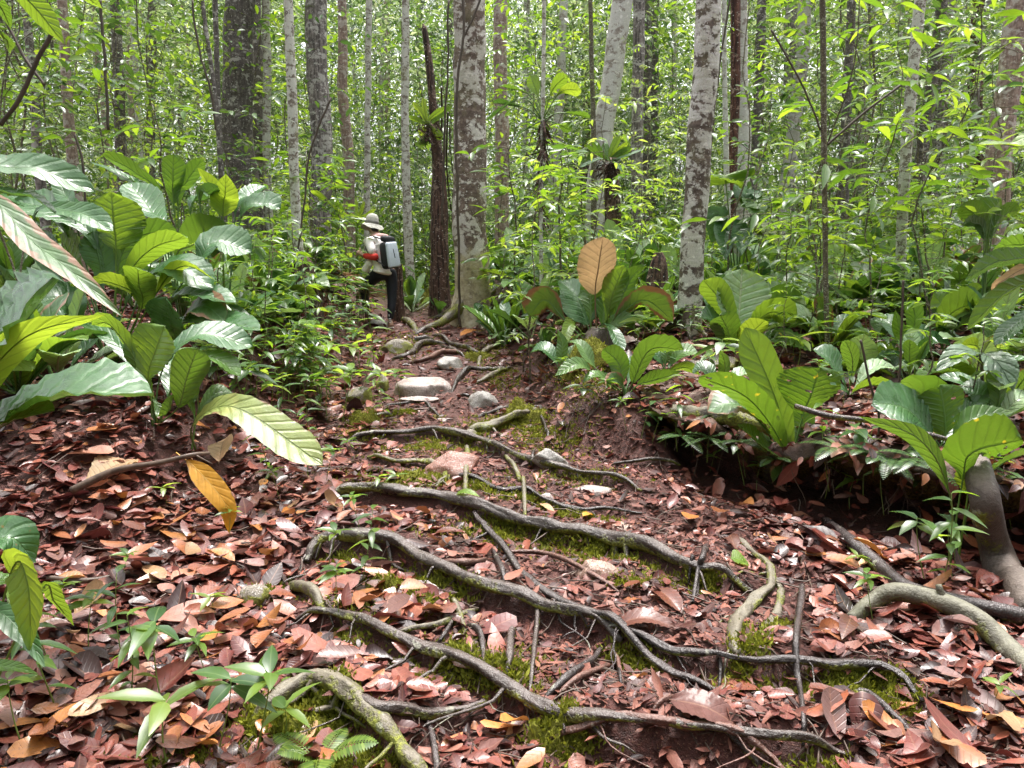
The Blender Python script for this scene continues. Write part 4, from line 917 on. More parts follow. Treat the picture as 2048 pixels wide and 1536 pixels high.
# ------------------------------------------------------------------ more forest trees behind
cnt = 0; tries = 0
while cnt < 78:
    d = 13 + 34*rng.random()**.8; u = rng.uniform(-60, 2110); x = (u-1024)/FPX*d
    r = rng.lognormal(math.log(.07), .5)
    tries += 1
    gz = float(HG(np.array(x), np.array(d))); n = 26; z = np.linspace(gz-.15, gz+16+d*.1, n); ln = rng.normal()*.03
    P = np.stack([x + ln*(z-gz) + .12*fbm(z*.35, cnt, 0, 4), d + rng.normal()*.02*(z-gz), z], 1)
    rr = r*np.linspace(1.1, .6, n)*(1+.35*np.exp(-(z-gz)/.4)); bk = rng.choice(['b_thin', 'b_pale', 'b_pink', 'b_grey', 'b_dark', 'b_sap'], p=[.3, .2, .17, .12, .12, .09])
    nm = {'b_thin': 'thin mottled', 'b_pale': 'white-barked', 'b_pink': 'pinkish', 'b_grey': 'grey', 'b_dark': 'dark', 'b_sap': 'brown'}[bk]
    uu, vv, _ = proj(at(u, 250, d)); lab = f"{'slim' if r < .08 else 'sturdy'} {nm} {'distant ' if d > 26 else ''}trunk {near(uu, 200)}"
    single('forest_tree', lab, 'tree', G().add(*tube(P[::-1], rr[::-1], 10, .07, 1.5, cnt)), M[bk], loc=(x, d, gz), group='slim trees deep in the forest')
    cnt += 1
# ------------------------------------------------------------------ big-leaved rosette plants traced in the photo
FACE = {'g': (0, -.45, .9), 'b': (0, .72, .7), 'u': (0, -.1, 1), 'f': (0, -.8, .6), 'h': (0, -.25, 1), 'e': (0, .1, 1), 'l': (-.5, -.5, .7), 'r': (.5, -.5, .7), 'd': (0, -.95, -.1)}
def plant(name, label, base, d, specs, cat='plant', seed=0, group=None, stem=None):
    """SPECS: (blade base, middle, tip, width in px, profile, face, material[, tip depth offset[, blade label]])"""
    if d is None: p0 = ground(*base); d = p0[1]
    else:
        p0 = at(base[0], base[1], d); p0[2] = float(HG(np.array(p0[0]), np.array(d)))
    if name == 'branch_spray': p0 = at(base[0], base[1], d)
    t = thing(name, label, cat, p0, group)
    for k, s in enumerate(specs):
        (b, m, e, w, pr, fc, mt) = s[:7]; dd = s[7] if len(s) > 7 else rng.normal()*.04*d*.5
        dz = (b[1]-e[1])/FPX*d
        dd += {'g': .5, 'f': .35, 'l': .3, 'r': .3, 'b': -.3}.get(fc, 0)*dz
        B, Mi, E = at(*b, d+dd*.15), at(*m, d+dd*.6), at(*e, d+dd)
        root = (p0 if not stem or name == 'branch_spray' else at(*stem[0], d)) + np.array([.02*math.cos(k*2.4), .02*math.sin(k*2.4), -.02])
        if B[2] < p0[2]+.01 and name != 'branch_spray': B[2] = p0[2]+.02
        C = [root, B, Mi, E] if np.linalg.norm(B-root) > .03 else [root, Mi, E]
        P = catmull(C, 60); L = np.concatenate([[0], np.cumsum(np.linalg.norm(np.diff(P, axis=0), axis=1))]); tot = L[-1]
        pet = float(np.clip(L[20]/tot, .03, .85)) if len(C) == 4 else .08
        h = np.array(FACE[fc], float); h = nrm(h + rng.normal(size=3)*.12)
        i = 44; T = nrm(P[min(i+2, 59)]-P[i-2]); Nn = nrm(h-T*(h @ T)); Bx = np.cross(T, Nn); vd = nrm(P[i]-CAM); pj = np.linalg.norm(Bx-vd*(Bx @ vd))
        wm = w/FPX*d/max(pj, .45)
        fold = .30 if fc in 'gbf' else .2
        g = big_leaf(C, wm, pr, pet, h, fold, .55, 10, nl=24, nw=11, tear=.25 if mt in ('spot', 'edge') else .0, holes=4 if mt == 'spot' else 0, seed=seed*7.3+k*1.7, rib=.0022*d**.5)
        lf = part('leaf', t, g, M[mt], label=s[8] if len(s) > 8 else None)
    if stem: part('stem', t, G().add(*tube(catmull([at(u, v, d) for u, v in stem], 20), .012, 6)), M['b_sap'])
    return t, p0
# ---- left
plant('rosette_plant', 'big-leaved plant leaning in from the left edge, its leaves broad and glossy', (-230, 1010), 2.7, [
 ((-150,840),(0,700),(118,560),215,'ro','l','gloss',-.1), ((-100,900),(30,690),(210,629),60,'la','b','lime',-.15), ((-120,960),(110,800),(306,790),120,'ob','g','gloss',.0),
 ((-120,960),(20,845),(110,820),70,'ob','g','mid',-.2), ((-160,740),(20,690),(60,640),60,'st','b','mid',.2)], seed=1)
plant('rosette_plant', 'grey-green long-leaved plant at the left edge with a pink-edged arching leaf', (-150, 700), 3.7, [
 ((-60,430),(85,500),(246,634),52,'la','r','edge',-.4,'arching leaf with a pinkish withered edge'), ((-100,420),(40,335),(190,385),46,'st','g','gloss',.3), ((-80,420),(50,345),(120,365),70,'ob','g','gloss',.5),
 ((-60,450),(40,392),(112,425),34,'st','u','gloss',.2), ((-90,520),(20,460),(60,480),60,'ob','g','gloss',-.2)], seed=2)
plant('rosette_plant', 'dense rosette of glossy striped leaves around a round yellow-green leaf', (225, 735), None, [
 ((232,500),(228,455),(222,384),96,'ro','b','bright',.1,'round yellow-green leaf held upright'), ((318,475),(300,420),(256,366),76,'ob','g','gloss',.3), ((150,440),(128,385),(100,325),40,'la','f','gloss',.2),
 ((140,480),(90,420),(15,392),78,'ob','g','gloss',.2), ((195,500),(130,430),(30,402),84,'ob','g','gloss',.0), ((70,450),(150,424),(225,462),48,'ob','g','gloss',-.2),
 ((202,590),(208,530),(188,462),74,'ob','f','gloss',-.1), ((165,570),(145,520),(118,470),58,'ob','b','mid',.2), ((130,590),(100,520),(82,462),56,'ob','f','gloss',.2),
 ((235,550),(265,480),(352,458),56,'st','b','mid',.2), ((250,570),(300,500),(376,474),50,'st','b','bright',-.1), ((385,540),(430,485),(503,505),54,'ob','g','gloss',.1),
 ((250,610),(340,535),(426,576),66,'ob','g','gloss',-.2), ((310,590),(365,532),(434,562),24,'la','b','lime',-.3), ((282,620),(278,570),(275,535),64,'st','b','bright',-.2),
 ((280,610),(220,565),(165,572),28,'la','b','lime',-.25), ((345,690),(340,645),(334,595),78,'ob','f','gloss',-.4), ((300,650),(370,590),(472,606),50,'ob','g','gloss',-.3),
 ((340,670),(400,612),(450,642),64,'ob','g','edge',-.35), ((165,650),(120,600),(60,610),60,'ob','g','gloss',-.3), ((330,650),(420,640),(520,660),56,'ob','g','gloss',-.4)], seed=3)
plant('rosette_plant', 'rosette with a folded upright dark green leaf pair by the round yellow-green leaf', (355, 480), 6.6, [
 ((348,410),(346,360),(347,308),44,'st','b','mid',0,), ((356,410),(372,365),(406,318),34,'st','b','mid',.1), ((325,410),(270,345),(203,310),30,'st','b','mid',.2), ((300,410),(240,350),(180,324),20,'la','u','gloss',.2),
 ((320,420),(290,380),(240,345),24,'la','u','gloss',-.1), ((352,520),(385,490),(453,448),84,'ob','b','mid',-.4), ((380,430),(410,400),(440,390),40,'ob','g','gloss',.1), ((330,440),(310,420),(290,390),44,'ob','g','gloss',-.2)], seed=4)
plant('rosette_plant', 'small rosette with two lime-yellow backlit leaves', (436, 470), 6.2, [
 ((440,430),(420,375),(397,336),38,'ov','b','lime',.1), ((446,435),(450,390),(452,348),54,'ov','b','lime',0), ((400,410),(415,385),(436,374),30,'ob','b','gloss',-.1), ((470,430),(500,390),(530,372),40,'ob','g','gloss',.2), ((480,440),(530,410),(560,420),34,'ob','g','gloss',0)], seed=5)
plant('rosette_plant', 'left rosette standing on the litter with a square folded bright leaf', (310, 850), None, [
 ((296,760),(312,700),(330,652),84,'st','f','bright',-.1,'bright leaf folded square at its tip'), ((356,815),(372,760),(394,698),74,'st','b','mid',.0), ((300,770),(225,680),(145,640),36,'la','g','gloss',.2),
 ((300,770),(225,655),(185,650),44,'st','b','bright',.3), ((328,730),(400,670),(505,694),54,'ob','g','gloss',.2), ((360,740),(420,715),(482,752),36,'ob','g','mid',.1), ((335,800),(340,740),(345,690),60,'ob','g','gloss',.25),
 ((305,800),(330,830),(345,790),30,'ob','g','mid',-.1), ((300,790),(270,720),(262,668),44,'st','b','mid',.2)], seed=6)
plant('rosette_plant', 'withering plant with a long pale yellow-green drooping leaf', (385, 900), None, [
 ((385,850),(470,815),(645,930),74,'st','r','dying',-.35,'pale yellow-green leaf with a brown withered base'), ((395,830),(430,790),(465,785),30,'ob','g','mid',.1), ((390,840),(380,800),(395,770),26,'ob','b','mid',.1)], seed=7)
_q = ray(385, 912); dL = ground(385, 912)[1] - .2/max(.2, -_q[2]/_q[1])
TP = ground(458, 1066); dT = min(dL - .05, TP[1] - .04)
g = big_leaf([at(352,905,dL+.01), at(395,940,dL*.8+dT*.2-.02), at(452,1010,dL*.35+dT*.65-.04), at(458,1066,dT)], .125, 'ov', .14, (.35, -.9, .35), .15, .4, 9, seed=3, rib=.003)
single('hanging_leaf', 'big bright yellow dead leaf hanging from a stick above the litter', 'leaf', g, M['yellow'])
plant('seedling', 'blurry close shrub at the left edge with a drooping pale leaf', (-90, 1330), 2.1, [
 ((-40,1150),(15,1075),(72,1125),95,'ov','g','gloss',.05), ((20,1150),(55,1165),(62,1300),66,'ov','d','lime',-.1,'pale drooping leaf'), ((-30,1240),(45,1265),(90,1335),48,'ov','g','gloss',-.05), ((-40,1350),(20,1335),(76,1348),30,'ov','g','mid',-.1),
 ((75,1190),(110,1205),(147,1252),34,'la','b','bright',.1), ((-60,1180),(0,1160),(40,1155),40,'ov','g','mid',.1), ((-60,1260),(-10,1210),(30,1210),40,'ov','g','gloss',.15)], seed=8)
plant('branch_spray', 'yellow-green leaf spray hanging into the upper left corner', (-40, -80), 3.0, [((10,-40),(70,15),(128,88),44,'la','b','bright',0),((0,60),(14,80),(18,105),26,'ov','b','mid',.1),((150,-30),(175,-5),(205,18),26,'la','b','bright',.1),((-20,-20),(5,20),(22,60),24,'la','b','mid',.1)], 'branch', seed=25, stem=[(-200,-120),(-90,-90),(-40,-80),(60,-75)])
# ---- right bank
plant('rosette_plant', 'rosette on the bank carrying one large upright tan dead leaf', (1190, 700), None, [
 ((1190,590),(1197,535),(1206,474),76,'ro','b','tan',-.1,'large upright tan dead leaf'), ((1175,650),(1150,590),(1115,560),74,'ov','g','gloss',.1), ((1130,640),(1090,600),(1058,632),56,'ob','b','edge',.1), ((1150,650),(1135,660),(1132,692),26,'ov','f','lime',-.2),
 ((1212,640),(1225,590),(1248,530),56,'ob','b','bright',.1), ((1205,650),(1210,590),(1215,545),44,'st','f','mid',.0), ((1222,650),(1285,600),(1347,642),44,'ob','b','edge',-.1), ((1200,650),(1225,660),(1245,705),26,'ob','g','gloss',-.3),
 ((1225,640),(1260,560),(1292,530),46,'ov','b','mid',.2), ((1180,640),(1180,590),(1165,560),50,'ob','b','mid',.2), ((1215,650),(1250,640),(1270,660),30,'la','f','mid',-.1)], seed=9)
plant('rosette_plant', 'low rosette below the upright tan leaf with arching lance leaves', (1252, 790), None, [
 ((1245,765),(1236,725),(1206,698),46,'st','b','mid',.1), ((1265,765),(1300,700),(1367,700),30,'st','b','mid',-.1), ((1245,770),(1225,760),(1212,776),34,'ov','f','edge',-.2), ((1275,770),(1310,760),(1362,745),30,'la','b','mid',.0),
 ((1255,770),(1268,730),(1285,715),34,'ob','g','gloss',.2), ((1190,735),(1160,690),(1138,683),24,'la','g','mid',.1), ((1180,740),(1150,730),(1110,752),30,'ov','g','mid',-.1), ((1240,770),(1190,750),(1165,765),22,'la','g','mid',-.1)], seed=10)
plant('rosette_plant', 'rosette with a big pale glossy heart of a leaf beside the mottled bank trunk', (1476, 720), None, [
 ((1478,650),(1480,600),(1484,538),104,'ro','g','pale',-.15,'big pale glossy leaf with a light midrib'), ((1465,650),(1440,600),(1406,560),56,'st','b','bright',.1), ((1455,670),(1430,640),(1396,636),46,'ov','g','gloss',-.1), ((1466,700),(1455,660),(1440,630),60,'st','b','mid',-.15),
 ((1495,670),(1540,625),(1592,640),44,'ob','b','bright',-.1), ((1500,660),(1550,600),(1605,590),50,'ob','b','mid',.15), ((1500,690),(1560,680),(1620,700),40,'ob','g','spot',-.1), ((1485,700),(1500,670),(1530,640),46,'st','b','lime',-.2)], seed=11)
plant('rosette_plant', 'large foreground rosette with a holed and yellow-spotted squarish leaf', (1578, 950), None, [
 ((1582,900),(1545,780),(1490,655),74,'st','l','bright',-.1,'tall narrow folded leaf'), ((1570,900),(1500,800),(1398,754),62,'st','b','spot',-.2), ((1555,890),(1480,810),(1415,822),66,'ob','g','edge',-.15), ((1560,915),(1510,880),(1475,850),52,'ov','g','spot',-.25),
 ((1606,830),(1622,790),(1640,735),126,'st','b','spot',.0,'squarish leaf with holes and yellow spots'), ((1592,910),(1570,850),(1535,800),70,'ob','g','gloss',.2), ((1596,910),(1605,860),(1600,810),54,'st','b','mid',.15), ((1568,930),(1560,945),(1545,965),30,'ob','b','edge',-.1)], seed=12)
plant('rosette_plant', 'rosette with a very dark mirror-glossy leaf above the deep hollow', (1880, 905), None, [
 ((1872,880),(1815,820),(1745,805),92,'ob','g','gloss',-.1,'very dark mirror-glossy leaf'), ((1890,870),(1888,825),(1880,770),96,'st','b','spot',.1), ((1905,880),(1950,835),(2030,822),44,'la','g','mid',.0), ((1890,880),(1840,790),(1800,775),60,'ob','b','mid',.3),
 ((1900,880),(1960,860),(2040,870),44,'la','b','mid',-.1), ((1880,890),(1930,820),(1990,790),44,'la','g','gloss',.2)], seed=13)
plant('rosette_plant', 'rosette leaning over the hollow with a long arching leaf and a yellow-eyed one', (1920, 1010), 3.5, [
 ((1898,985),(1840,880),(1716,832),40,'la','b','mid',-.2,'long arching narrow leaf'), ((1925,960),(1945,905),(2045,880),84,'ob','b','spot',-.1,'leaf with a yellow-rimmed hole'), ((1935,990),(1940,940),(1955,905),26,'la','b','lime',.1), ((1945,990),(2000,930),(2060,905),50,'ob','b','mid',.2)], seed=14)
plant('rosette_plant', 'pair of rounded backlit leaves over the right thicket floor', (1885, 715), None, [
 ((1880,670),(1905,625),(1964,602),52,'ob','b','bright',-.1), ((1915,640),(1930,605),(1962,575),40,'ro','b','bright',.2), ((1880,650),(1885,615),(1868,585),42,'ro','b','bright',.2), ((1870,700),(1850,670),(1818,668),44,'ob','g','gloss',-.1), ((1875,720),(1840,720),(1785,760),44,'ob','b','mid',-.3), ((1860,720),(1840,700),(1800,710),44,'ob','b','bright',-.2)], seed=15)
plant('shrub', 'shrub with silver striped leaves at the right edge', (1965, 860), None, [
 ((1955,705),(1925,705),(1872,742),46,'ov','g','silver',-.1), ((1970,708),(1998,730),(2026,782),54,'ov','f','silver',-.15), ((1960,700),(1950,690),(1920,690),22,'la','b','lime',.1), ((1968,700),(1985,680),(2010,690),20,'la','b','dying',.05)], seed=16, stem=[(1962,706),(1964,760),(1965,860)])
plant('rosette_plant', 'dark broad-leaved plant cut by the right edge', (2090, 700), 4.2, [
 ((2080,560),(2010,520),(1930,560),44,'st','b','gloss',-.2), ((2070,600),(2020,580),(1935,660),40,'st','b','mid',-.2), ((2080,520),(2040,490),(1985,500),36,'ob','b','mid',.1), ((2070,640),(2030,650),(1990,690),36,'ob','g','gloss',-.1), ((2085,560),(2000,565),(1985,600),24,'ov','f','tan',.2), ((2070,330),(2030,292),(1958,290),26,'st','u','lime',-.1)], seed=17)
plant('bird_nest_fern', 'bird-nest fern with spoon leaves at the right below the reddish trunk', (1975, 500), 6.5, [
 ((1972,480),(1950,430),(1921,412),46,'ob','b','mid',.0), ((1975,480),(1985,430),(2000,398),46,'st','b','mid',.1), ((1982,480),(2010,430),(2040,420),34,'st','b','mid',.1), ((1968,480),(1945,445),(1925,450),26,'st','b','gloss',-.1), ((1978,480),(1965,420),(1962,390),30,'st','b','bright',.2)], 'fern', seed=18)
def epiphyte(label, base, d, specs, seed):
    p0 = at(base[0], base[1], d); t = thing('bird_nest_fern', label, 'fern', p0)
    r = np.random.default_rng(seed)
    part('root_mass', t, G().add(*leaves(p0 + r.normal(size=(140, 3)).clip(-1.6, 1.6)*[.07, .06, .08] - [0, 0, .08], rdir(140, r)+[0, 0, -.6], rdir(140, r), .14, .02, 's')), M['b_snag'])
    for k, (m, e, w, fc, mt) in enumerate(specs):
        dd = r.normal()*.1; h = nrm(np.array(FACE[fc])+r.normal(size=3)*.15)
        part('frond', t, big_leaf([p0, at(*m, d+dd*.5), at(*e, d+dd)], w/FPX*d, 'st', .05, h, .3, .5, 12, nl=18, nw=7, seed=seed+k, rib=.006), M[mt])
epiphyte('bird-nest fern growing on the black stump', (1216, 322), 10.4, [((1190,305),(1172,290),12,'b','mid'),((1212,300),(1207,285),16,'b','mid'),((1225,300),(1240,272),18,'b','bright'),((1240,308),(1262,296),16,'b','mid'),((1245,315),(1285,300),14,'g','gloss'),((1200,318),(1160,335),14,'g','gloss'),((1205,310),(1185,280),13,'b','mid'),((1230,325),(1245,345),10,'g','gloss'),((1232,305),(1258,285),12,'b','lime')], 31)
epiphyte('yellow-green bird-nest fern on the broken snag', (856, 252), 10.9, [((835,240),(818,235),12,'b','bright'),((842,225),(825,205),12,'b','lime'),((850,225),(846,195),11,'b','lime'),((862,235),(890,215),12,'b','bright'),((865,245),(905,212),14,'b','mid'),((848,262),(838,270),16,'b','lime'),((870,262),(882,280),18,'b','bright'),((850,285),(830,290),14,'b','mid')], 32)
epiphyte('dark bird-nest fern beside the leaning white trunk', (1172, 330), 12.5, [((1150,320),(1130,325),12,'g','gloss'),((1160,310),(1150,295),10,'b','mid'),((1180,310),(1195,290),10,'b','mid'),((1155,340),(1140,370),12,'g','gloss'),((1185,340),(1200,350),10,'g','gloss')], 33)
# fern behind the hiker, on the ground
plant('bird_nest_fern', 'light yellow-green fern tuft growing right behind the hiker hat', (712, 500), 11.2, [((712,455),(690,430),(672,415),7,'st','b','lime'),((712,455),(700,425),(692,402),7,'st','b','lime'),((712,455),(712,425),(712,398),7,'st','b','lime'),((714,455),(722,425),(730,402),7,'st','b','lime'),((714,455),(735,430),(752,418),7,'st','b','lime'),((712,460),(690,445),(668,438),6,'st','b','bright'),((714,460),(730,440),(748,440),6,'st','b','bright')], 'fern', seed=20)
for q, (u, v, specs) in enumerate([
 ((1700),(800),[((1690,770),(1660,720),(1625,700),34,'ob','g','gloss'),((1700,770),(1705,720),(1690,680),34,'ob','b','mid'),((1710,775),(1745,735),(1790,735),36,'ob','g','pale'),((1705,785),(1750,770),(1790,790),30,'la','b','bright'),((1695,785),(1660,770),(1625,790),30,'la','g','gloss')]),
 ((1810),(740),[((1805,700),(1780,650),(1748,640),36,'ob','g','gloss'),((1815,700),(1830,640),(1822,600),34,'st','b','mid'),((1820,710),(1860,680),(1905,690),36,'ob','g','gloss'),((1800,720),(1770,700),(1740,715),30,'ob','b','bright'),((1812,700),(1800,660),(1790,620),26,'la','b','mid')]),
 ((1985),(880),[((1980,840),(1950,790),(1915,775),40,'ob','g','gloss'),((1990,840),(2000,780),(1990,735),40,'st','b','mid'),((1995,850),(2035,800),(2075,800),44,'ob','g','pale'),((1985,860),(1960,840),(1925,850),30,'la','b','bright')]),
 ((1330),(760),[((1325,730),(1300,700),(1275,700),24,'la','g','gloss'),((1330,730),(1335,695),(1325,670),24,'la','b','mid'),((1338,735),(1365,705),(1395,705),26,'ob','g','mid'),((1335,745),(1370,735),(1400,750),22,'la','b','bright')]),
 ((1120),(760),[((1115,730),(1090,700),(1062,705),26,'ob','g','gloss'),((1120,730),(1125,690),(1115,660),26,'la','b','mid'),((1128,735),(1150,700),(1170,690),24,'la','g','mid'),((1125,740),(1155,730),(1180,745),22,'la','b','bright')]),
 ((1440),(800),[((1435,770),(1410,740),(1385,745),28,'ob','g','gloss'),((1445,770),(1450,730),(1440,700),26,'la','b','mid'),((1450,775),(1480,750),(1510,760),26,'ob','g','pale')]),
 ((1640),(700),[((1635,670),(1610,630),(1580,625),34,'ob','g','pale'),((1642,670),(1650,620),(1640,585),34,'st','b','mid'),((1650,675),(1690,645),(1725,655),34,'ob','g','gloss'),((1645,680),(1680,670),(1710,690),28,'la','b','bright')]),
 ((1020),(600),[((1015,570),(985,530),(955,540),34,'ob','g','gloss'),((1022,570),(1035,520),(1020,488),34,'st','b','bright'),((1030,575),(1060,540),(1095,545),34,'ob','g','pale'),((1018,575),(1000,520),(985,492),30,'st','b','mid'),((1030,580),(1050,560),(1075,575),24,'la','b','bright')])]):
    plant('rosette_plant', f'loose leafy rosette {near(u, v-60)}, its blades bent outward', (u, v), None, specs, seed=60+q, group='rosette plants on the forest floor')
# the palm-like plant on a tall stem
p0 = ground(1084, 560); d = 8.6; p0 = np.array([at(1084, 480, d)[0], d, float(HG(np.array(at(1084, 480, d)[0]), np.array(d)))])
t = thing('treelet', 'palm-like treelet with a crown of large leaves over a shaggy dark neck', 'treelet', p0)
part('stem', t, G().add(*tube(catmull([at(1089,-60,d), at(1087,120,d), at(1085,240,d), at(1082,400,d), np.array([p0[0], d, p0[2]-.05])], 30), 4/FPX*d, 7, .1, 4)), M['b_thin'])
q = catmull([at(1087,232,d), at(1084,300,d), at(1083,440,d)], 60); q = np.repeat(q, 3, 0); n = len(q)
part('dead_fibre', t, G().add(*leaves(q, rng.normal(size=(n, 3))*.35+[0, 0, -1], rdir(n), rng.uniform(.1, .25, n), .022, 's')), M['b_snag'])
for k, (m, e, w, fc, mt) in enumerate([((1060,190),(1000,172),40,'e','mid'),((1105,180),(1135,150),34,'b','bright'),((1120,185),(1162,180),30,'b','lime'),((1120,225),(1180,235),40,'e','mid'),((1110,245),(1142,262),34,'b','mid'),((1050,215),(985,205),36,'e','gloss'),((1065,250),(1035,270),34,'g','gloss'),((1075,190),(1060,150),30,'b','bright'),((1100,215),(1125,205),30,'e','mid'),((1045,195),(975,240),26,'e','gloss')]):
    dd = rng.normal()*.25; part('leaf', t, big_leaf([at(1085,240,d), at(m[0], m[1], d+dd*.5), at(e[0], e[1], d+dd)], w/FPX*d, 'ob', .5, nrm(np.array(FACE[fc])+rng.normal(size=3)*.1), .2, .6, 10, nl=18, nw=7, seed=k*3., rib=.006), M[mt])
# the heart-leaved plant by the white trunk
plant('aroid_plant', 'heart-leaved plant with drooping leaves at the foot of the white trunk', (1478, 540), 9.2, [((1452,370),(1458,365),(1487,372),52,'he','e','bright',-.2),((1505,420),(1512,415),(1515,445),60,'he','g','mid',-.2),((1455,470),(1450,480),(1452,520),50,'he','f','gloss',-.2),((1475,465),(1480,480),(1484,510),50,'he','f','gloss',-.3),((1490,405),(1500,395),(1530,385),46,'he','g','gloss',.1),((1440,440),(1430,450),(1425,490),46,'he','f','gloss',.1),((1520,470),(1540,470),(1560,500),44,'he','g','dying',-.2)], seed=23)
# ------------------------------------------------------------------ repeated plants: one of each kind, then copies
def rosette_proto(label, n, L, W, prof, mats, seed, elev=(25, 75), arch=.35, loc=(0, -40, 0)):
    r = np.random.default_rng(seed); t = thing('rosette_plant', label, 'plant', loc, 'rosette plants on the forest floor')
    o = np.array(loc, float)
    for k in range(n):
        az = k*2.4 + r.normal()*.3; e = math.radians(elev[0] + (elev[1]-elev[0])*r.random()); l = L*r.uniform(.65, 1.1)
        D = np.array([math.cos(az)*math.cos(e), math.sin(az)*math.cos(e), math.sin(e)]); dn = np.array([0, 0, -1.])
        C = [o, o + D*l*.5, o + D*l*.95 + dn*l*arch*r.uniform(.3, 1)*math.cos(e)]
        h = nrm(np.array([-math.cos(az)*math.sin(e), -math.sin(az)*math.sin(e), math.cos(e)]) + r.normal(size=3)*.15)
        part('leaf', t, big_leaf(C, W*r.uniform(.8, 1.15), prof, .28 if prof != 'st' else .08, h, .28, .55, 9, nl=16, nw=7, seed=seed+k*1.3, rib=.006), M[mats[int(r.integers(len(mats)))]])
    return t
def seedling_proto(label, h, nl, L, W, mat, seed, whorl=True, loc=(0, -40, 0)):
    r = np.random.default_rng(seed); t = thing('seedling', label, 'seedling', loc, 'seedlings on the forest floor'); o = np.array(loc, float)
    s = np.linspace(0, 1, 8); P = o + np.stack([.12*h*np.sin(2.2*s+seed), .12*h*np.cos(1.7*s+seed)-.12*h*math.cos(seed), h*s-.03], 1)
    part('stem', t, G().add(*tube(P, .0032*(1-.5*s), 5)), M['greentwig'])
    pos, d = [], []
    for k in range(nl):
        q = 1 - (k/nl)*(.12 if whorl else .75) ; i = q*7; a = k*2.4 + r.normal()*.4
        pos.append([np.interp(i, range(8), P[:, c]) for c in range(3)]); d.append([math.cos(a), math.sin(a), r.uniform(-.25, .5)])
    g = G().add(*leaves(pos, d, np.array([[0, 0, 1.]]*nl)+r.normal(size=(nl, 3))*.2, L*r.uniform(.6, 1.15, nl), W*r.uniform(.8, 1.15, nl), 'l', .3, .3))
    part('foliage', t, g, M[mat]); return t
def sapling_proto(label, h, nb, bl, nl, L, W, mat, seed, start=.25, kind='m', droop=.3, wood='b_sap', rad=.011, loc=(0, -40, 0), compound=False):
    r = np.random.default_rng(seed); t = thing('sapling', label, 'sapling', loc, 'saplings in the forest thicket'); o = np.array(loc, float)
    s = np.linspace(0, 1, 16); P = o + np.stack([.05*h*fbm(s*3, seed, 0, 1), .05*h*fbm(s*3, seed, 0, 2), h*s-.05], 1); P[:, :2] -= P[0, :2]-o[:2]
    part('stem', t, G().add(*tube(P, rad*(1-.7*s), 6, .1, 5)), M[wood])
    pos, d, nn, LL = [], [], [], []; br = G()
    for b in range(nb):
        q = start + (1-start)*(b+.5)/nb; p = np.array([np.interp(q, s, P[:, c]) for c in range(3)])
        a = b*2.4 + r.normal()*.4; l = bl*r.uniform(.5, 1.15)*(1.15-.6*q); e = r.uniform(.05, .7)
        tt = np.linspace(0, 1, 6)[:, None]; D = np.array([math.cos(a)*math.cos(e), math.sin(a)*math.cos(e), math.sin(e)])
        B = p + D*l*tt + np.array([0, 0, -1.])*l*droop*tt**2
        br.add(*tube(B, rad*.35*(1-.7*tt[:, 0]), 4, cap=False)); sd = np.array([-math.sin(a), math.cos(a), 0])
        for k in range(nl):
            f = (k+1)/nl if nl > 1 else 1
            x = np.array([np.interp(.15+.85*f, tt[:, 0], B[:, c]) for c in range(3)]); sg = 1 if k % 2 else -1
            dv = nrm(D*(.5+.5*(k == nl-1)) + sd*sg*(0 if k == nl-1 else .9) + [0, 0, -.25] + r.normal(size=3)*.25)
            if compound:
                for c2 in range(7):
                    f2 = (c2+1)/7; s2 = np.cross(dv, [0, 0, 1]) * (1 if c2 % 2 else -1)
                    pos.append(x + dv*L*2.6*f2); d.append(nrm(s2 + dv*.5 + [0, 0, -.3])); nn.append(np.array([0, 0, 1]) + r.normal(size=3)*.2); LL.append(L*r.uniform(.7, 1.1))
            else:
                pos.append(x); d.append(dv); nn.append(np.array([0, 0, 1]) + r.normal(size=3)*.35); LL.append(L*r.uniform(.6, 1.15))
    part('branch', t, br, M[wood])
    LL = np.array(LL); part('foliage', t, G().add(*leaves(np.array(pos), np.array(d), np.array(nn), LL, LL*W/L, kind, .3, .25, r.normal(size=len(LL))*.2)), M[mat]); return t
USED = {}
def place(proto, u, v, d, rz, sc_, label, group, tilt=0.0):
    if d is None: p = ground(u, v)
    else:
        x = (u-1024)/FPX*d; p = np.array([x, d, float(HG(np.array(x), np.array(d)))])
    if proto.name not in USED:
        USED[proto.name] = 1; proto.location = [float(c) for c in p]; proto.rotation_euler = (tilt, 0, rz); proto.scale = (sc_,)*3; proto['label'] = label; proto['group'] = group; return proto
    return copy_tree(proto, p, rz, sc_, label, group, tilt)
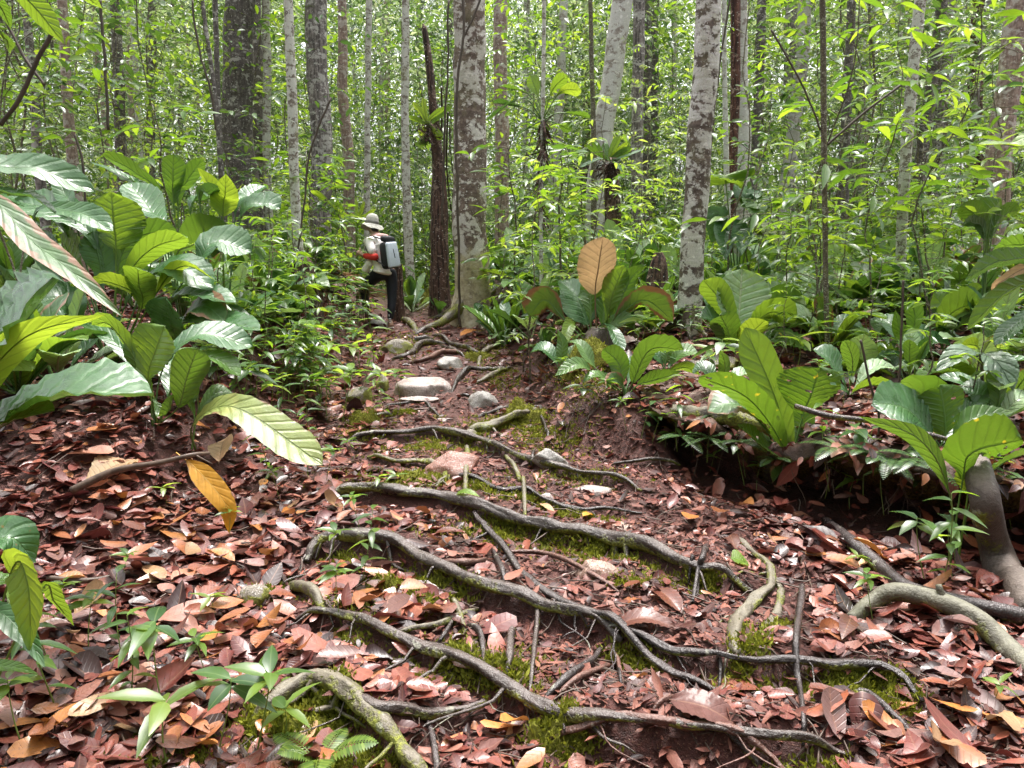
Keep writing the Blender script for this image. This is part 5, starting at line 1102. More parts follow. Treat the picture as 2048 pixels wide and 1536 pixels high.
# --- ground rosettes
RP = [rosette_proto('r', 10, .62, .19, 'ob', ['gloss', 'pale', 'mid', 'bright'], 51), rosette_proto('r', 11, .5, .12, 'st', ['mid', 'gloss', 'gloss'], 52, (40, 80), .2),
      rosette_proto('r', 7, .55, .26, 'ov', ['gloss', 'mid', 'bright', 'pale'], 53, (30, 70), .5), rosette_proto('r', 8, .42, .16, 'ob', ['bright', 'mid', 'gloss'], 54, (20, 70), .4), rosette_proto('r', 10, .7, .15, 'st', ['gloss', 'mid', 'bright', 'edge'], 55, (25, 65), .5)]
RN = ['glossy spoon-leaved', 'upright strap-leaved', 'broad-leaved', 'low yellow-green', 'arching long-leaved']
RPOS = [(985,520,9.2,1.0,3),(1010,560,8.6,.9,1),(1040,470,10.5,1.0,0),(1075,500,9.6,.9,2),(1120,440,12,1.1,0),(1150,480,10.6,1.0,4),(1250,480,10.2,1.1,0),(1270,430,12,1.2,2),(1300,470,10.6,1.1,4),(1330,440,12.5,1.2,1),(1345,500,9.6,1.0,0),
        (1100,520,9,.8,3),(1230,450,11.4,1.0,3),(1060,420,13,1.1,1),(1160,410,14,1.2,2),(1310,400,14,1.2,0),(1420,500,9.4,.9,1),(1455,560,8.2,.9,2),(1430,620,7.6,.8,0),(1520,480,10.5,1.0,0),(1560,520,9.2,.9,3),(1600,470,11,1.0,4),
        (1580,560,8,.8,2),(1700,470,10.5,1.0,0),(1740,520,9,.9,1),(1690,560,8.2,.8,3),(1830,470,10.5,1.0,2),(1850,560,8,.9,0),(1900,470,10,1.0,4),(1760,640,6.8,.7,3),(1720,700,5.8,.6,2),(1830,690,5.6,.6,0),(1660,640,6.6,.7,4),(1540,640,6.9,.6,3),
        (560,430,11,1.1,0),(520,470,9.5,1.0,4),(480,520,8.4,.9,0),(560,520,8.8,.9,2),(530,570,7.6,.8,4),(460,580,6.6,.8,0),(580,600,7.4,.7,3),(640,560,10.8,.8,0),(660,500,11,.9,3),(420,560,6.9,.9,2),(610,460,11.5,1.0,1),(500,610,6.8,.7,3),
        (60,500,5.6,1.0,0),(20,560,4.7,.9,4),(100,600,4.9,.9,0),(400,450,8,1.0,4),(270,440,7.5,1.0,0),(90,420,7.5,1.0,2),(30,420,8,1.0,1),(1985,560,6,.8,0),(1940,620,5.4,.7,2),(2020,690,4.6,.6,4),(1780,560,8.2,.8,0),(1650,520,9.5,.9,2),(1480,470,10.8,1.0,3),(1380,470,11,1,2),(880,520,11,.6,3),(825,520,11.5,.7,0)]
for k, (u, v, d, s, q) in enumerate(RPOS):
    place(RP[q], u, v, d, rng.random()*6.28, s*1.5*rng.uniform(.85, 1.2), f'{RN[q]} rosette plant {near(u, v)}', 'rosette plants on the forest floor')
for k in range(120):
    if k < 90: u, d = rng.uniform(985, 2040), rng.uniform(6.8, 12.5)
    else: u, d = rng.uniform(380, 720), rng.uniform(7.5, 12.5)
    if 600 < u < 1000 and d < 10.6 or 690 < u < 1000: continue
    if abs(u-1385) < 75 and d < 9 or abs(u-940) < 80: continue
    q = int(rng.integers(5)); x = (u-1024)/FPX*d; v = proj((x, d, float(HG(np.array(x), np.array(d)))))[1]
    place(RP[q], u, v, d, rng.random()*6.28, rng.uniform(.85, 1.65), f'{RN[q]} rosette plant {near(u, v)}', 'rosette plants on the forest floor')
for k, (u, d) in enumerate([(-180,5.6),(-320,6.4),(-120,7.4),(-420,5.0),(-260,8.2),(-500,7.0),(-60,9.5),(2120,6.2),(2240,5.2),(2180,7.6),(2330,6.6),(2420,5.4),(2260,9.0),(2120,10.0)]):
    q = k % 5; x = (u-1024)/FPX*d; place(RP[q], u, 700, d, rng.random()*6.28, rng.uniform(1.0, 1.5), f'{RN[q]} rosette plant {"beyond the left leaning plant" if u < 0 else "beyond the thick reddish trunk"}', 'rosette plants on the forest floor')
# --- seedlings
SP = [seedling_proto('s', .30, 7, .13, .038, 'fol_mid', 61), seedling_proto('s', .42, 9, .14, .04, 'fol_dark', 62, False), seedling_proto('s', .22, 5, .15, .05, 'fol_lime', 63), seedling_proto('s', .5, 12, .13, .035, 'fol_mid', 64, False), seedling_proto('s', .34, 6, .17, .06, 'fol_dark', 65)]
SN = ['thin whorled', 'dark leafy', 'small bright', 'tall many-leaved', 'broad-leaved dark']
FG = [(722,650,None,1.9,0),(738,660,None,1.6,1),(700,655,None,1.8,4),(712,640,None,2.0,3),(1370,900,None,1.0,3),(1420,935,None,1.1,1),(1480,970,None,.9,4),(1310,905,None,.9,0),(1690,990,None,1.1,4),(1640,1010,None,.9,0),(120,1420,None,1.0,3),(60,1500,None,.9,0),(330,1420,None,1.0,4),(420,1380,None,.8,0),(240,1440,None,.8,3),(560,1500,None,.8,2),(150,1250,None,.7,0),(90,1330,None,.8,3),(470,1080,None,.6,0),(560,1010,None,.8,0),(520,960,None,.9,3),(1450,900,None,.9,3),(1380,925,None,.7,1),(1660,1000,None,1.0,3),(1730,985,None,.9,1),(1960,1010,None,1.0,0),(2010,1060,None,.9,4),(1830,1010,None,.8,1),(1520,985,None,.6,0),(1290,880,None,.8,1),(1215,820,None,.8,0),(515,1545,None,1.15,0),(345,1540,None,1.1,2),(450,1530,None,.9,4),(660,1150,None,.8,0),(720,1190,None,.85,3),(690,1240,None,.8,0),(250,1330,None,.9,1),(200,1320,None,.9,0),(430,1240,None,.6,2),(250,1180,None,.6,0),(330,1010,None,.6,2),(1745,1250,None,.8,0),(1840,1170,None,1.0,4),
      (1850,1200,None,1.1,3),(1900,1160,None,.9,4),(1720,1150,None,.5,2),(1770,1020,None,.9,0),(1700,1020,None,.8,2),(1980,1420,None,.5,2),(660,970,None,.8,0),(620,960,None,.8,1),(700,935,None,.7,0),(760,1000,None,.6,2),(790,985,None,.5,2),(720,1060,None,.7,0),(600,900,None,.9,3),(560,850,None,1,1),
      (1250,860,None,.8,0),(1160,840,None,.8,4),(1330,900,None,.5,2),(1420,945,None,.5,2),(1490,960,None,.6,0),(1640,960,None,.6,1),(1130,770,None,.8,0),(1030,600,None,.9,0),(990,640,None,.7,2),(1340,760,None,.7,1),(1410,770,None,.7,4),(1390,700,None,.8,0),(1640,780,None,.8,0),(1690,820,None,.8,4),(1760,770,None,.9,1),(1800,760,None,.9,0)]
for u, v, d, s, q in FG: place(SP[q], u, v, d, rng.random()*6.28, s, f'{SN[q]} seedling {near(u, v-60)}', 'seedlings on the forest floor')
for k in range(215):
    if 150 <= k < 180: u, v = rng.uniform(420, 760), rng.uniform(610, 800)
    elif k >= 180: u, v = rng.uniform(1030, 2040), rng.uniform(555, 740)
    elif k < 80: u, v = rng.uniform(400, 790), rng.uniform(600, 850)
    elif k < 135: u, v = rng.uniform(1400, 2040), rng.uniform(560, 800)
    else: u, v = rng.uniform(960, 1400), rng.uniform(560, 720)
    if abs(u-783) < 60 and v > 560 and v < 740: u -= 110
    p = ground(u, v); c = 1 - sst(.7, 1.2, abs(u-(820+(v-650)*.5))/110)
    if c > .3: u -= 160; p = ground(u, v)
    q = int(rng.choice(5, p=[.3, .22, .16, .18, .14])); place(SP[q], u, v, None, rng.random()*6.28, rng.uniform(.8, 1.6), f'{SN[q]} seedling {near(u, v-20)}', 'seedlings on the forest floor')
# --- ferns
def fern_proto(label, n, L, seed, mat, loc=(0, -40, 0), hang=0.0):
    r = np.random.default_rng(seed); t = thing('fern', label, 'fern', loc); o = np.array(loc, float)
    for k in range(n):
        a = k*2*PI/n + r.normal()*.3; e = r.uniform(.5, 1.1) - hang; l = L*r.uniform(.7, 1.1); s = np.linspace(0, 1, 20)[:, None]
        D = np.array([math.cos(a)*math.cos(e), math.sin(a)*math.cos(e), math.sin(e)]); P = o + D*l*s + np.array([0, 0, -1.])*l*.45*s**2
        g = G().add(*tube(P, .0025*(1-.7*s[:, 0]), 4)); T = nrm(np.gradient(P, axis=0)); sd = nrm(np.cross(T, [0, 0, 1.])); w = l*.2*np.sin(PI*np.clip(s[:, 0]*.92+.08, 0, 1))**.8
        for sg in (1, -1): g.add(*leaves(P[2:], sd[2:]*sg + T[2:]*.35, np.cross(T[2:], sd[2:])*-1*(1 if sd[0, 2] < 9 else 1), w[2:]+.004, l*.045, 's', .1, .15))
        part('frond', t, g, M[mat])
    return t
f = fern_proto('pale green fern growing beside the mossy arched root', 5, .26, 71, 'fol_lime', loc=tuple(ground(640, 1530))); 
for k, (u, v, h) in enumerate([(1690,900,.12),(1740,920,.16),(1640,905,.1),(1790,930,.14),(1400,890,.08),(1350,880,.06),(1460,905,.08),(1520,915,.08),(1720,930,.14),(1760,940,.16)]):
    p = ground(u, v); p[1] -= .22; p[2] += h*.3; fern_proto(f'dark wet fern hanging off the earth lip {near(u, v)}', 5, .22, 72+k, 'fol_dark', tuple(p), .5)['group'] = 'ferns hanging over the hollow'
for k, (u, v) in enumerate([(560, 1385), (1330, 1075) , (860, 985)][:1]): fern_proto('tiny fern on the moss of the arched root', 4, .1, 80+k, 'fol_lime', tuple(ground(u, v)))
# --- saplings, near ones placed by eye
NS = [sapling_proto('s', 3.4, 17, 1.05, 7, .24, .062, 'fol_mid', 81, .22, 'l', .25), sapling_proto('s', 3.0, 20, .95, 8, .17, .05, 'fol_lime', 82, .2, 'l', .3), sapling_proto('s', 2.6, 16, .8, 9, .15, .055, 'fol_dark', 83, .25, 'm', .35),
      sapling_proto('s', 4.2, 26, 1.2, 9, .14, .056, 'fol_mid', 84, .3, 'm', .3), sapling_proto('s', 5.0, 30, 1.3, 9, .12, .048, 'fol_mid', 85, .3, 'm', .35), sapling_proto('s', 3.6, 16, .8, 3, .085, .03, 'fol_lime', 86, .35, 'm', .3, compound=True),
      sapling_proto('s', 5.5, 32, 1.5, 10, .14, .058, 'fol_dark', 87, .25, 'm', .3), sapling_proto('s', 1.3, 10, .5, 7, .16, .05, 'fol_mid', 88, .2, 'l', .4), sapling_proto('s', 6.5, 38, 1.5, 10, .13, .055, 'fol_dark', 89, .3, 'm', .4, rad=.018)]
NN = ['big-leaved green', 'yellow-green', 'dark glossy', 'fine-leaved green', 'bright fine-leaved', 'feathery lime', 'dark fine-leaved', 'knee-high', 'tall loose-crowned']
NPOS = [(1660,700,6.6,1.05,0),(1760,640,7.3,1.0,0),(1870,640,7.0,1.1,0),(1960,600,7.6,1.1,2),(1880,560,9,1.1,1),(2030,620,6.4,1.0,0),(1560,540,9.5,1.0,2),(1720,540,9.5,1.2,6),(1800,520,11,1.2,3),(1940,520,10.5,1.2,6),
        (1470,520,10,.9,2),(1290,470,12,1.0,5),(1180,440,13,1.1,5),(1350,460,13,1.1,1),(1240,430,15,1.2,4),(1120,440,13.5,1.1,3),(1060,480,10.5,.8,2),(1090,470,12,1.1,4),(1020,460,12.5,1.0,3),
        (60,500,6.8,1.0,3),(20,470,7.4,1.1,6),(150,450,8.4,1.0,2),(250,440,9.2,1.1,3),(330,420,10,1.1,6),(200,420,11,1.3,4),(110,440,9.5,1.2,6),(400,430,10.5,1.0,2),(440,420,11.5,1.1,4),(380,400,13,1.2,5),(300,400,13.5,1.2,8),
        (560,440,13,1.1,1),(610,430,14,1.0,4),(690,430,14.5,1.0,5),(760,430,16,1.1,4),(790,440,15,1.0,3),(850,450,14,1.0,1),(870,470,12.5,.8,2),(540,480,10.2,.8,2),(655,470,12.6,.7,1),(590,560,8.6,.8,7),(500,600,7.2,.9,7),(560,640,7.2,.8,7),(640,640,8.4,.9,7),(690,620,8.9,.8,7),(620,700,7.0,.8,7),(540,700,6.2,.8,7),(450,640,5.9,.8,7),(600,660,7.8,.9,7),
        (1420,560,8.4,.7,7),(1540,560,8.4,.9,7),(1620,600,7.4,.8,7),(1690,620,7.2,.9,7),(1750,700,5.9,.8,7),(1850,740,5.2,.7,7),(1560,700,6.1,.6,7),(1980,740,4.4,.7,7),(1820,610,7.4,.9,7),(1010,540,9.4,.8,7),(1080,560,8.8,.7,7),(1130,600,8.4,.7,7),(1290,560,8.8,.7,7),(1250,520,9.6,.8,7),
        (1450,-0,9.0,1.15,4),(1510,420,12,1.2,0),(1600,430,12.5,1.3,3),(980,430,15,1.1,4),(1200,430,17,1.3,8),(1310,430,18,1.4,4),(1400,430,16,1.3,6),(1500,420,15,1.3,6),(1650,420,15,1.4,8),(1760,420,14,1.4,6),(1860,420,14,1.3,8),(1950,430,13,1.3,6),(2040,430,12,1.3,3),(480,420,16,1.2,8),(140,420,14,1.3,6),(40,420,12,1.3,8),(-30,430,9,1.2,6),(690,420,19,1.3,4),(850,420,20,1.4,8),(900,430,17,1.2,4)]
for k, (u, v, d, s, q) in enumerate(NPOS):
    place(NS[q], u, v, d, rng.random()*6.28, s*rng.uniform(.9, 1.1), f'{NN[q]} sapling {near(u, v-120)}', 'saplings in the forest thicket', rng.normal()*.03)
for k in range(80):
    d = 10.5 + 16*rng.random()**.8; u = rng.uniform(-100, 2150)
    if d < 13 and 700 < u < 1000: continue
    q = int(rng.choice([3, 4, 6, 8, 5, 1, 2], p=[.2, .24, .14, .2, .1, .06, .06])); place(NS[q], u, 400, d, rng.random()*6.28, rng.uniform(.9, 1.5), f'{NN[q]} sapling {near(u, 300)}', 'saplings in the forest thicket', rng.normal()*.04)
for k in range(64):
    u, d = (rng.uniform(990, 2060), rng.uniform(6.2, 12.5)) if k < 50 else (rng.uniform(330, 700), rng.uniform(7.5, 12))
    if abs(u-1385) < 70 and d < 8.5 or abs(u-940) < 70: continue
    q = int(rng.choice([7, 7, 7, 2, 1])); s = rng.uniform(.8, 1.7) if q == 7 else rng.uniform(.45, .75)
    place(NS[q], u, 500, d, rng.random()*6.28, s, f'{NN[q]} sapling {near(u, 480)}', 'saplings in the forest thicket', rng.normal()*.05)
# --- the far forest: leaves nobody could count ahead, added shading leaves behind
def far_forest(name, n_cl, per, dmin, dmax, half, mat, lo, hi, size, az0=None):
    P, D, N_, Ls = [], [], [], []
    for c in range(n_cl):
        d = dmin + (dmax-dmin)*rng.random()**.85
        if half: x = rng.uniform(-.85, .85)*d; y = d
        else:
            a = rng.uniform(PI*.92, PI*2.08); x, y = d*math.cos(a), d*math.sin(a)
        z0 = float(HG(np.array(x), np.array(y))) ; top = lo + hi*d
        zc = z0 + .1 + top*rng.random()**.9; m = int(per*rng.uniform(.5, 1.5)); R = rng.uniform(.35, 1.0)*(1+d*.018)
        q = rng.normal(size=(m, 3))*[R*.6, R*.6, R*.26]; q[:, 2] -= .25*(q[:, 0]**2+q[:, 1]**2)/R
        P.append(q + [x, y, zc]); out = q*[1, 1, .2]; D.append(nrm(out) + rng.normal(size=(m, 3))*.5 - [0, 0, .3]); N_.append(rng.normal(size=(m, 3))*.45 + [0, 0, 1]); Ls.append(size*(1+d*.02)*rng.uniform(.6, 1.2, m))
    P, D, N_, Ls = np.vstack(P), np.vstack(D), np.vstack(N_), np.concatenate(Ls)
    P[:, 2] = np.maximum(P[:, 2], HG(P[:, 0], P[:, 1]) + .03)
    single(name, None, None, G().add(*leaves(P, D, N_, Ls, Ls*.44, 'd', .35, .2)), M[mat], loc=(0, 0, 0), kind='stuff', smooth=False)
far_forest('far_forest_foliage', 2900, 105, 15, 48, True, 'fol_hazed', 2.0, .36, .13)
far_forest('dark_forest_foliage', 1150, 105, 15, 50, True, 'fol_dark', 1.5, .34, .13)
far_forest('bright_forest_foliage', 900, 100, 17, 50, True, 'fol_lime', 3.0, .36, .12)
far_forest('undergrowth', 1500, 60, 13, 27, True, 'fol_mid', .35, .035, .12)
far_forest('unseen_shade_foliage', 620, 120, 6, 15, False, 'fol_dark', 2.5, .95, .26)  # unseen leaves behind the camera, added to cut low sky light
# ------------------------------------------------------------------ the hiker
DP = 9.9
def pj(u, v, dd=0.0): return at(u, v, DP+dd)
def skin(nodes, edges, root, sub=2):
    me = bpy.data.meshes.new('tmp'); names = list(nodes); base = nodes[names[0]][0]
    me.from_pydata([tuple(nodes[k][0]) for k in names], [(names.index(a), names.index(b)) for a, b in edges], []); 
    ob = bpy.data.objects.new('tmp', me); COL.objects.link(ob)
    md = ob.modifiers.new('s', 'SKIN'); md.use_smooth_shade = True
    for k, v in zip(names, me.skin_vertices[0].data):
        r = nodes[k][1]; v.radius = r if isinstance(r, tuple) else (r, r); v.use_root = k == root
    sb = ob.modifiers.new('u', 'SUBSURF'); sb.levels = sub; sb.render_levels = sub
    dg = bpy.context.evaluated_depsgraph_get(); out = bpy.data.meshes.new_from_object(ob.evaluated_get(dg))
    V = np.array([v.co[:] for v in out.vertices]); T, Q = [], []
    for p in out.polygons:
        q = list(p.vertices)
        if len(q) == 3: T.append(q)
        elif len(q) == 4: Q.append(q)
    bpy.data.objects.remove(ob); bpy.data.meshes.remove(me)
    g = G(); g.add(V, [np.array(x) for x in (T, Q) if x]); return g
M['skin'] = plain('skin', (.42, .26, .19), .5, .1)
M['shirt'] = plain('white_shirt', (.9, .84, .82), .8, .1, 14, .5)
M['pink'] = plain('pink_cloth', (.62, .36, .34), .8, .1, 14, .5)
M['red'] = plain('red_sleeve', (.58, .035, .025), .7, .2, 20, .4)
M['legg'] = plain('black_leggings', (.012, .013, .022), .55, .3, 20, .2)
M['hat'] = plain('grey_hat', (.36, .35, .31), .85, .15, 40, .3)
M['hatband'] = plain('dark_hat_band', (.16, .155, .14), .85, .2, 40, .2)
M['shoe'] = plain('beige_shoe', (.52, .48, .41), .7, .15, 40, .2)
M['sole'] = plain('white_sole', (.7, .68, .62), .6, .1, 40, .1)
M['black'] = plain('black_nylon', (.015, .015, .017), .6, .3, 60, .3)
M['packgrey'] = plain('blue_grey_nylon', (.47, .53, .60), .6, .08, 40, .2)
M['white'] = plain('white_print', (.75, .75, .75), .6, .05)
M['hair'] = plain('dark_hair', (.02, .014, .01), .45, .3, 60, .4)
B = {'pelvis': (pj(770,541), (.125,.10)), 'waist': (pj(767,522), (.11,.085)), 'chest': (pj(760,494,.02), (.135,.10)), 'upper': (pj(757,479,.05), (.11,.08)), 'neck': (pj(751,468,.09), .05), 'head0': (pj(747,459,.12), .075), 'head1': (pj(744,446,.14), .085), 'head2': (pj(743,438,.15), .06),
     'nose': (pj(739,453,.235), .022),
     'lsh': (pj(738,484,-.05), .058), 'lel': (pj(751,513,-.16), .04), 'lwr': (pj(727,511,.02), .028), 'lpalm': (pj(720,508,.07), (.036,.02)), 'lk': (pj(716,505,.10), (.034, .018)),
     'rsh': (pj(779,484,.12), .055), 'rel': (pj(786,512,.18), .04), 'rwr': (pj(766,520,.30), .03), 'rpalm': (pj(758,520,.34), (.034,.02)),
     'rhip': (pj(783,549,.05), .088), 'rkn': (pj(784,598,.03), .056), 'rcalf': (pj(783,616,.0), .052), 'rank': (pj(780,642,0), .034), 'rheel': (pj(783,651,-.03), .034), 'rtoe': (pj(770,654,.08), .03),
     'lhip': (pj(757,550,.05), .092), 'lkn': (pj(727,572,.26), .06), 'lcalf': (pj(728,592,.22), .052), 'lank': (pj(731,615,.18), .034), 'lheel': (pj(733,622,.15), .034), 'ltoe': (pj(720,624,.28), .03)}
E = [('pelvis','waist'),('waist','chest'),('chest','upper'),('upper','neck'),('neck','head0'),('head0','head1'),('head1','head2'),('head1','nose'),('upper','lsh'),('lsh','lel'),('lel','lwr'),('lwr','lpalm'),('lpalm','lk'),('upper','rsh'),('rsh','rel'),('rel','rwr'),('rwr','rpalm'),
     ('pelvis','rhip'),('rhip','rkn'),('rkn','rcalf'),('rcalf','rank'),('rank','rheel'),('rheel','rtoe'),('pelvis','lhip'),('lhip','lkn'),('lkn','lcalf'),('lcalf','lank'),('lank','lheel'),('lheel','ltoe')]
# fingers of both hands
for sd, palm, D, S in (('l', B['lk'][0], nrm(np.array([-.6, .55, -.35])), np.array([.25, .1, 1.])), ('r', B['rpalm'][0], nrm(np.array([-.75, .4, -.3])), np.array([.2, .1, 1.]))):
    for k in range(4):
        l = (.062, .072, .068, .052)[k]; o = palm + S*(.026-.017*k); c1 = o + D*l*.55; c2 = c1 + nrm(D + [.3, .1, -.7])*l*.5
        B[f'{sd}f{k}a'] = (o, .0095); B[f'{sd}f{k}b'] = (c1, .0085); B[f'{sd}f{k}c'] = (c2, .007)
        E += [('lk' if sd == 'l' else 'rpalm', f'{sd}f{k}a'), (f'{sd}f{k}a', f'{sd}f{k}b'), (f'{sd}f{k}b', f'{sd}f{k}c')]
    o = palm - D*.045 + S*.03; B[f'{sd}t0'] = (o, .011); B[f'{sd}t1'] = (o + D*.035 + S*.025, .0095); E += [('lpalm' if sd == 'l' else 'rpalm', f'{sd}t0'), (f'{sd}t0', f'{sd}t1')]
foot = pj(778, 656); foot[2] = float(HG(foot[0], foot[1]))
per = thing('person', 'hiker in a grey bucket hat and white top stepping up the trail, wearing a backpack', 'person', foot)
def up(k, f): v = B[k]; r = v[1]; return (v[0], tuple(x*f for x in r) if isinstance(r, tuple) else r*f)
part('body', per, skin(B, E, 'pelvis'), M['skin'])
n = {k: up(k, 1.12) for k in ('waist','chest','upper','lsh','rsh')}; n['chest'] = up('chest', 1.25); n['upper'] = up('upper', 1.25); n['lsh'] = (B['lsh'][0], .078); n['rsh'] = (B['rsh'][0], .075); n['hem'] = (pj(768,543,-.005), (.165,.135)); n['waist'] = (B['waist'][0], (.15,.12)); n['hem2'] = (pj(766,550,-.005), (.15,.125))
n['lel'] = ((B['lsh'][0]*.15+B['lel'][0]*.85), .066); n['rel'] = (B['rel'][0], .06); n['coll'] = (pj(753,471,.075), .062)
part('shirt', per, skin(n, [('hem2','hem'),('hem','waist'),('waist','chest'),('chest','upper'),('upper','coll'),('upper','lsh'),('lsh','lel'),('upper','rsh'),('rsh','rel')], 'waist'), M['shirt'])
part('sleeve_cuff', per, skin({'a': (pj(757,512,-.17), .040), 'a1': (pj(750,514,-.165), .052), 'b': (pj(738,513.5,-.08), .046), 'c': (pj(728,511,0.01), .036)}, [('a','a1'),('a1','b'),('b','c')], 'b'), M['red'])
part('shirt_tail', per, skin({'a': (pj(745,520,-.02), .06), 'b': (pj(732,535,.02), .055), 'c': (pj(727,548,.05), .03)}, [('a','b'),('b','c')], 'b'), M['shirt'])
n = {'pelvis': (B['pelvis'][0], (.145,.12)), 'top': (pj(769,530), (.12,.095))}; n.update({k: up(k, 1.14) for k in ('rhip','rkn','rcalf','rank','lhip','lkn','lcalf','lank')})
part('leggings', per, skin(n, [('top','pelvis'),('pelvis','rhip'),('rhip','rkn'),('rkn','rcalf'),('rcalf','rank'),('pelvis','lhip'),('lhip','lkn'),('lkn','lcalf'),('lcalf','lank')], 'pelvis'), M['legg'])
for s in 'rl':
    a, h, t0 = B[s+'ank'][0], B[s+'heel'][0], B[s+'toe'][0]; f = nrm(t0-h)
    sh = part('shoe', per, skin({'a': (a+[0, 0, -.01], .046), 'h': (h+[0, 0, .005], .046), 'm': ((h+t0)/2+[0, 0, .006], .043), 't': (t0+f*.03, .034)}, [('a','h'),('h','m'),('m','t')], 'h'), M['shoe'])
    part('sole', sh, skin({'h': (h-f*.02+[0, 0, -.036], (.050,.018)), 'm': ((h+t0)/2+[0, 0, -.030], (.045,.016)), 't': (t0+f*.045+[0, 0, -.024], (.036,.014))}, [('h','m'),('m','t')], 'm'), M['sole'])
# white print at the ankle: a ring below a short bar
a = B['rank'][0]; c = nrm(CAM-a); R_ = np.cross([0, 0, 1.], c); th = np.linspace(0, 2*PI, 20)
part('ankle_print', per, G().add(*tube(a + c*.042 + [0, 0, -.005] + .014*(np.cos(th)[:, None]*R_ + np.sin(th)[:, None]*np.array([0, 0, 1.3])), .004, 5, cap=False)).add(*tube(a + c*.046 + np.array([[0, 0, .03]]*2) + np.array([[-.016], [.016]])*R_, .005, 5)).add(*tube(a + c*.048 + np.array([[0, 0, .055], [0, 0, .085]]) - R_*.01, .006, 5)), M['white'])
# bucket hat, tilted with the head
hc = pj(744,445,.135); ax = nrm(np.array([.10, .06, 1.])); X1 = nrm(np.cross([0, 1, 0], ax)); Y1 = np.cross(ax, X1)
prof = [(0,.118),(.03,.117),(.06,.108),(.085,.085),(.098,.05),(.102,.012),(.106,-.012),(.115,-.022),(.145,-.045),(.172,-.068),(.176,-.074),(.170,-.072),(.14,-.05),(.108,-.026),(.10,0.0)]
th = np.linspace(0, 2*PI, 40, endpoint=False); V = []
for r, z in prof:
    rr = r*(1+.05*np.sin(3*th+1)*(r > .12)); V.append(hc + (.86*rr*np.cos(th))[:, None]*X1 + (.86*rr*1.08*np.sin(th))[:, None]*Y1 + (z + (.020*np.sin(2*th)+.008*np.sin(5*th) if r > .12 else .004*np.sin(3*th)))[:, None]*ax)
V = np.vstack(V); k = 40; i = np.arange(len(prof)-1)[:, None]*k; j = np.arange(k)[None]; j2 = (j+1) % k
hat = part('hat', per, G().add(V, np.stack([i+j, i+k+j, i+k+j2, i+j2], -1).reshape(-1, 4)), M['hat'])
V = np.vstack([hc + (.87*r*np.cos(th))[:, None]*X1 + (.87*r*1.08*np.sin(th))[:, None]*Y1 + z*ax for r, z in [(.102,.026),(.108,.020),(.112,-.010),(.106,-.016)]]); i = np.arange(3)[:, None]*k
part('hat_band', hat, G().add(V, np.stack([i+j, i+k+j, i+k+j2, i+j2], -1).reshape(-1, 4)), M['hatband'])
part('hair', per, skin({'a': (pj(748,452,.10), .07), 'b': (pj(750,463,.085), .05), 'c': (pj(753,471,.06), .03)}, [('a','b'),('b','c')], 'a'), M['hair'])
hd = B['head1'][0]; fw = nrm(np.array([-.45, .9, -.1])); sdv = np.array([.9, .45, 0])
for s in (-1, 1):
    part('ear', per, skin({'a': (hd - fw*.005 + sdv*s*.085 - [0, 0, .02], (.012,.022)), 'b': (hd - fw*.005 + sdv*s*.088 - [0, 0, .045], (.010,.016))}, [('a','b')], 'a', 1), M['skin'])
    part('eye', per, skin({'a': (hd + fw*.082 + sdv*s*.03 - [0, 0, .02], .012), 'b': (hd + fw*.084 + sdv*s*.034 - [0, 0, .02], .011)}, [('a','b')], 'a', 1), M['black'])
part('mouth', per, skin({'a': (hd + fw*.082 - sdv*.02 - [0, 0, .075], .008), 'b': (hd + fw*.082 + sdv*.02 - [0, 0, .075], .008)}, [('a','b')], 'a', 1), M['red'])
# towel round the neck
part('neck_towel', per, skin({'a': (pj(742,474,.06), .03), 'b': (pj(752,472,-.01), .036), 'c': (pj(766,472,-.0), .036), 'd': (pj(777,474,.05), .03)}, [('a','b'),('b','c'),('c','d')], 'b'), M['pink'])
# the backpack: a soft box between four corners of its grey face and the hiker's back
def soft_box(C, dep, rnd=.035, n=3):
    C = [np.array(c) for c in C]; nn = nrm(np.cross(C[1]-C[0], C[3]-C[0])); nn = nn if nn @ (CAM-C[0]) > 0 else -nn
    bm = bmesh.new(); vs = [bm.verts.new(tuple(c)) for c in C] + [bm.verts.new(tuple(c - nn*dep)) for c in C]
    for f in [(0,1,2,3),(4,7,6,5),(0,4,5,1),(1,5,6,2),(2,6,7,3),(3,7,4,0)]: bm.faces.new([vs[q] for q in f])
    bmesh.ops.recalc_face_normals(bm, faces=bm.faces); bmesh.ops.bevel(bm, geom=bm.edges[:], offset=rnd, segments=n, profile=.5, affect='EDGES')
    bmesh.ops.triangulate(bm, faces=bm.faces[:]); bm.verts.index_update()
    V = np.array([v.co[:] for v in bm.verts]); F = np.array([[v.index for v in f.verts] for f in bm.faces]); bm.free(); return G().add(V, F), nn
FC = [pj(771,483,-.30), pj(793,481,-.16), pj(803,534,-.13), pj(778,538,-.31)]
ctr = sum(FC)/4
bp = thing('backpack', 'black backpack with a blue-grey front panel on the hiker back', 'backpack', ctr)
g, nn = soft_box([c for c in FC], .17, .055, 4); V0 = g.V[0]; part('pack_body', bp, g, M['black'])
inn = [ctr + (c-ctr)*.93 + nn*.016 for c in FC]; g2, _ = soft_box(inn, .05, .022); part('front_panel', bp, g2, M['packgrey'])
a, b = inn[0]*.55+inn[1]*.45, inn[3]*.42+inn[2]*.58; part('zip', bp, G().add(*tube(np.array([a*.72+b*.28, a*.36+b*.64]) + nn*.004, .005, 5)), M['black'])
part('top_flap', bp, skin({'a': (pj(760,477,-.20), .035), 'b': (pj(774,478,-.2), .05), 'c': (pj(789,480,-.1), .04)}, [('a','b'),('b','c')], 'b'), M['black'])
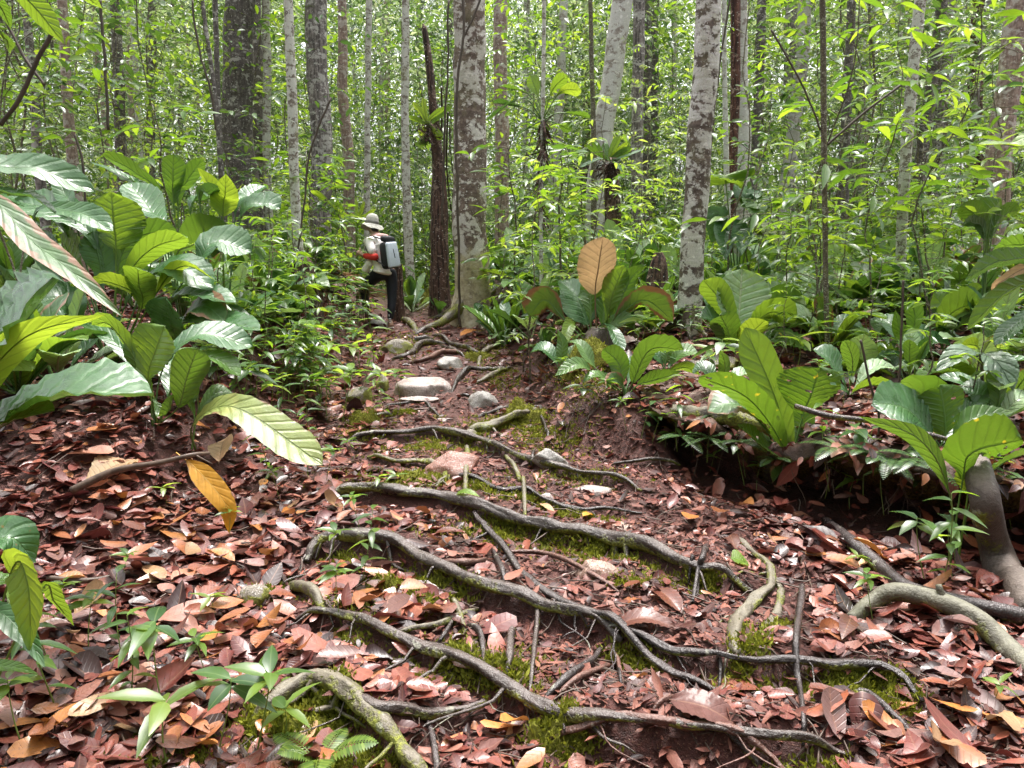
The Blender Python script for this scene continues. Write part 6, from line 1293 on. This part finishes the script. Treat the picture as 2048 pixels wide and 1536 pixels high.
for s, pts_ in (('l', [(762,478,-.2),(747,473,-.06),(733,480,.0),(732,494,.03),(742,512,-.05),(770,532,-.25)]), ('r', [(782,478,-.12),(778,472,.0),(772,480,.12),(770,496,.14)])):
    P = catmull([pj(*q) for q in pts_], 30); part('strap', bp, G().add(*tube(P, .018, 8, flat=.45)), M['black'])
# ------------------------------------------------------------------ camera, sky, sun
cam = bpy.data.cameras.new('camera'); co = bpy.data.objects.new('camera', cam); COL.objects.link(co); sc.camera = co
co.location = CAM; co.rotation_euler = (PI/2 - PITCH, 0, 0); cam.sensor_width = 36; cam.lens = FPX/2048*36; cam.clip_end = 500; cam.clip_start = .05
SUN_EL, SUN_AZ = math.radians(76), math.radians(20)       # ahead of the camera, a little to the right
w = bpy.data.worlds.new('World'); sc.world = w; w.use_nodes = True; nt = w.node_tree; bg = nt.nodes['Background']
sky = nt.nodes.new('ShaderNodeTexSky'); sky.sky_type = 'NISHITA'; sky.sun_disc = False; sky.sun_elevation = SUN_EL; sky.sun_rotation = SUN_AZ; sky.dust_density = 6; sky.air_density = 1.0; sky.ozone_density = 1
hs = nt.nodes.new('ShaderNodeHueSaturation'); hs.inputs['Saturation'].default_value = .22
nt.links.new(sky.outputs[0], hs.inputs['Color']); nt.links.new(hs.outputs[0], bg.inputs[0]); bg.inputs[1].default_value = .15
sl = bpy.data.lights.new('sun', 'SUN'); sl.energy = 1.5; sl.angle = math.radians(18); sl.color = (1, .96, .90); so = bpy.data.objects.new('sun', sl); COL.objects.link(so)
so.rotation_euler = Vector((math.sin(SUN_AZ)*math.cos(SUN_EL), math.cos(SUN_AZ)*math.cos(SUN_EL), math.sin(SUN_EL))).to_track_quat('Z', 'Y').to_euler()
vs = sc.view_settings; vs.view_transform = 'Standard'; vs.look = 'None'; vs.gamma = 1; vs.exposure = EXPOSURE
cy = sc.cycles; cy.max_bounces = 7; cy.diffuse_bounces = 3; cy.glossy_bounces = 2; cy.transmission_bounces = 3; cy.transparent_max_bounces = 4; cy.caustics_reflective = False; cy.caustics_refractive = False
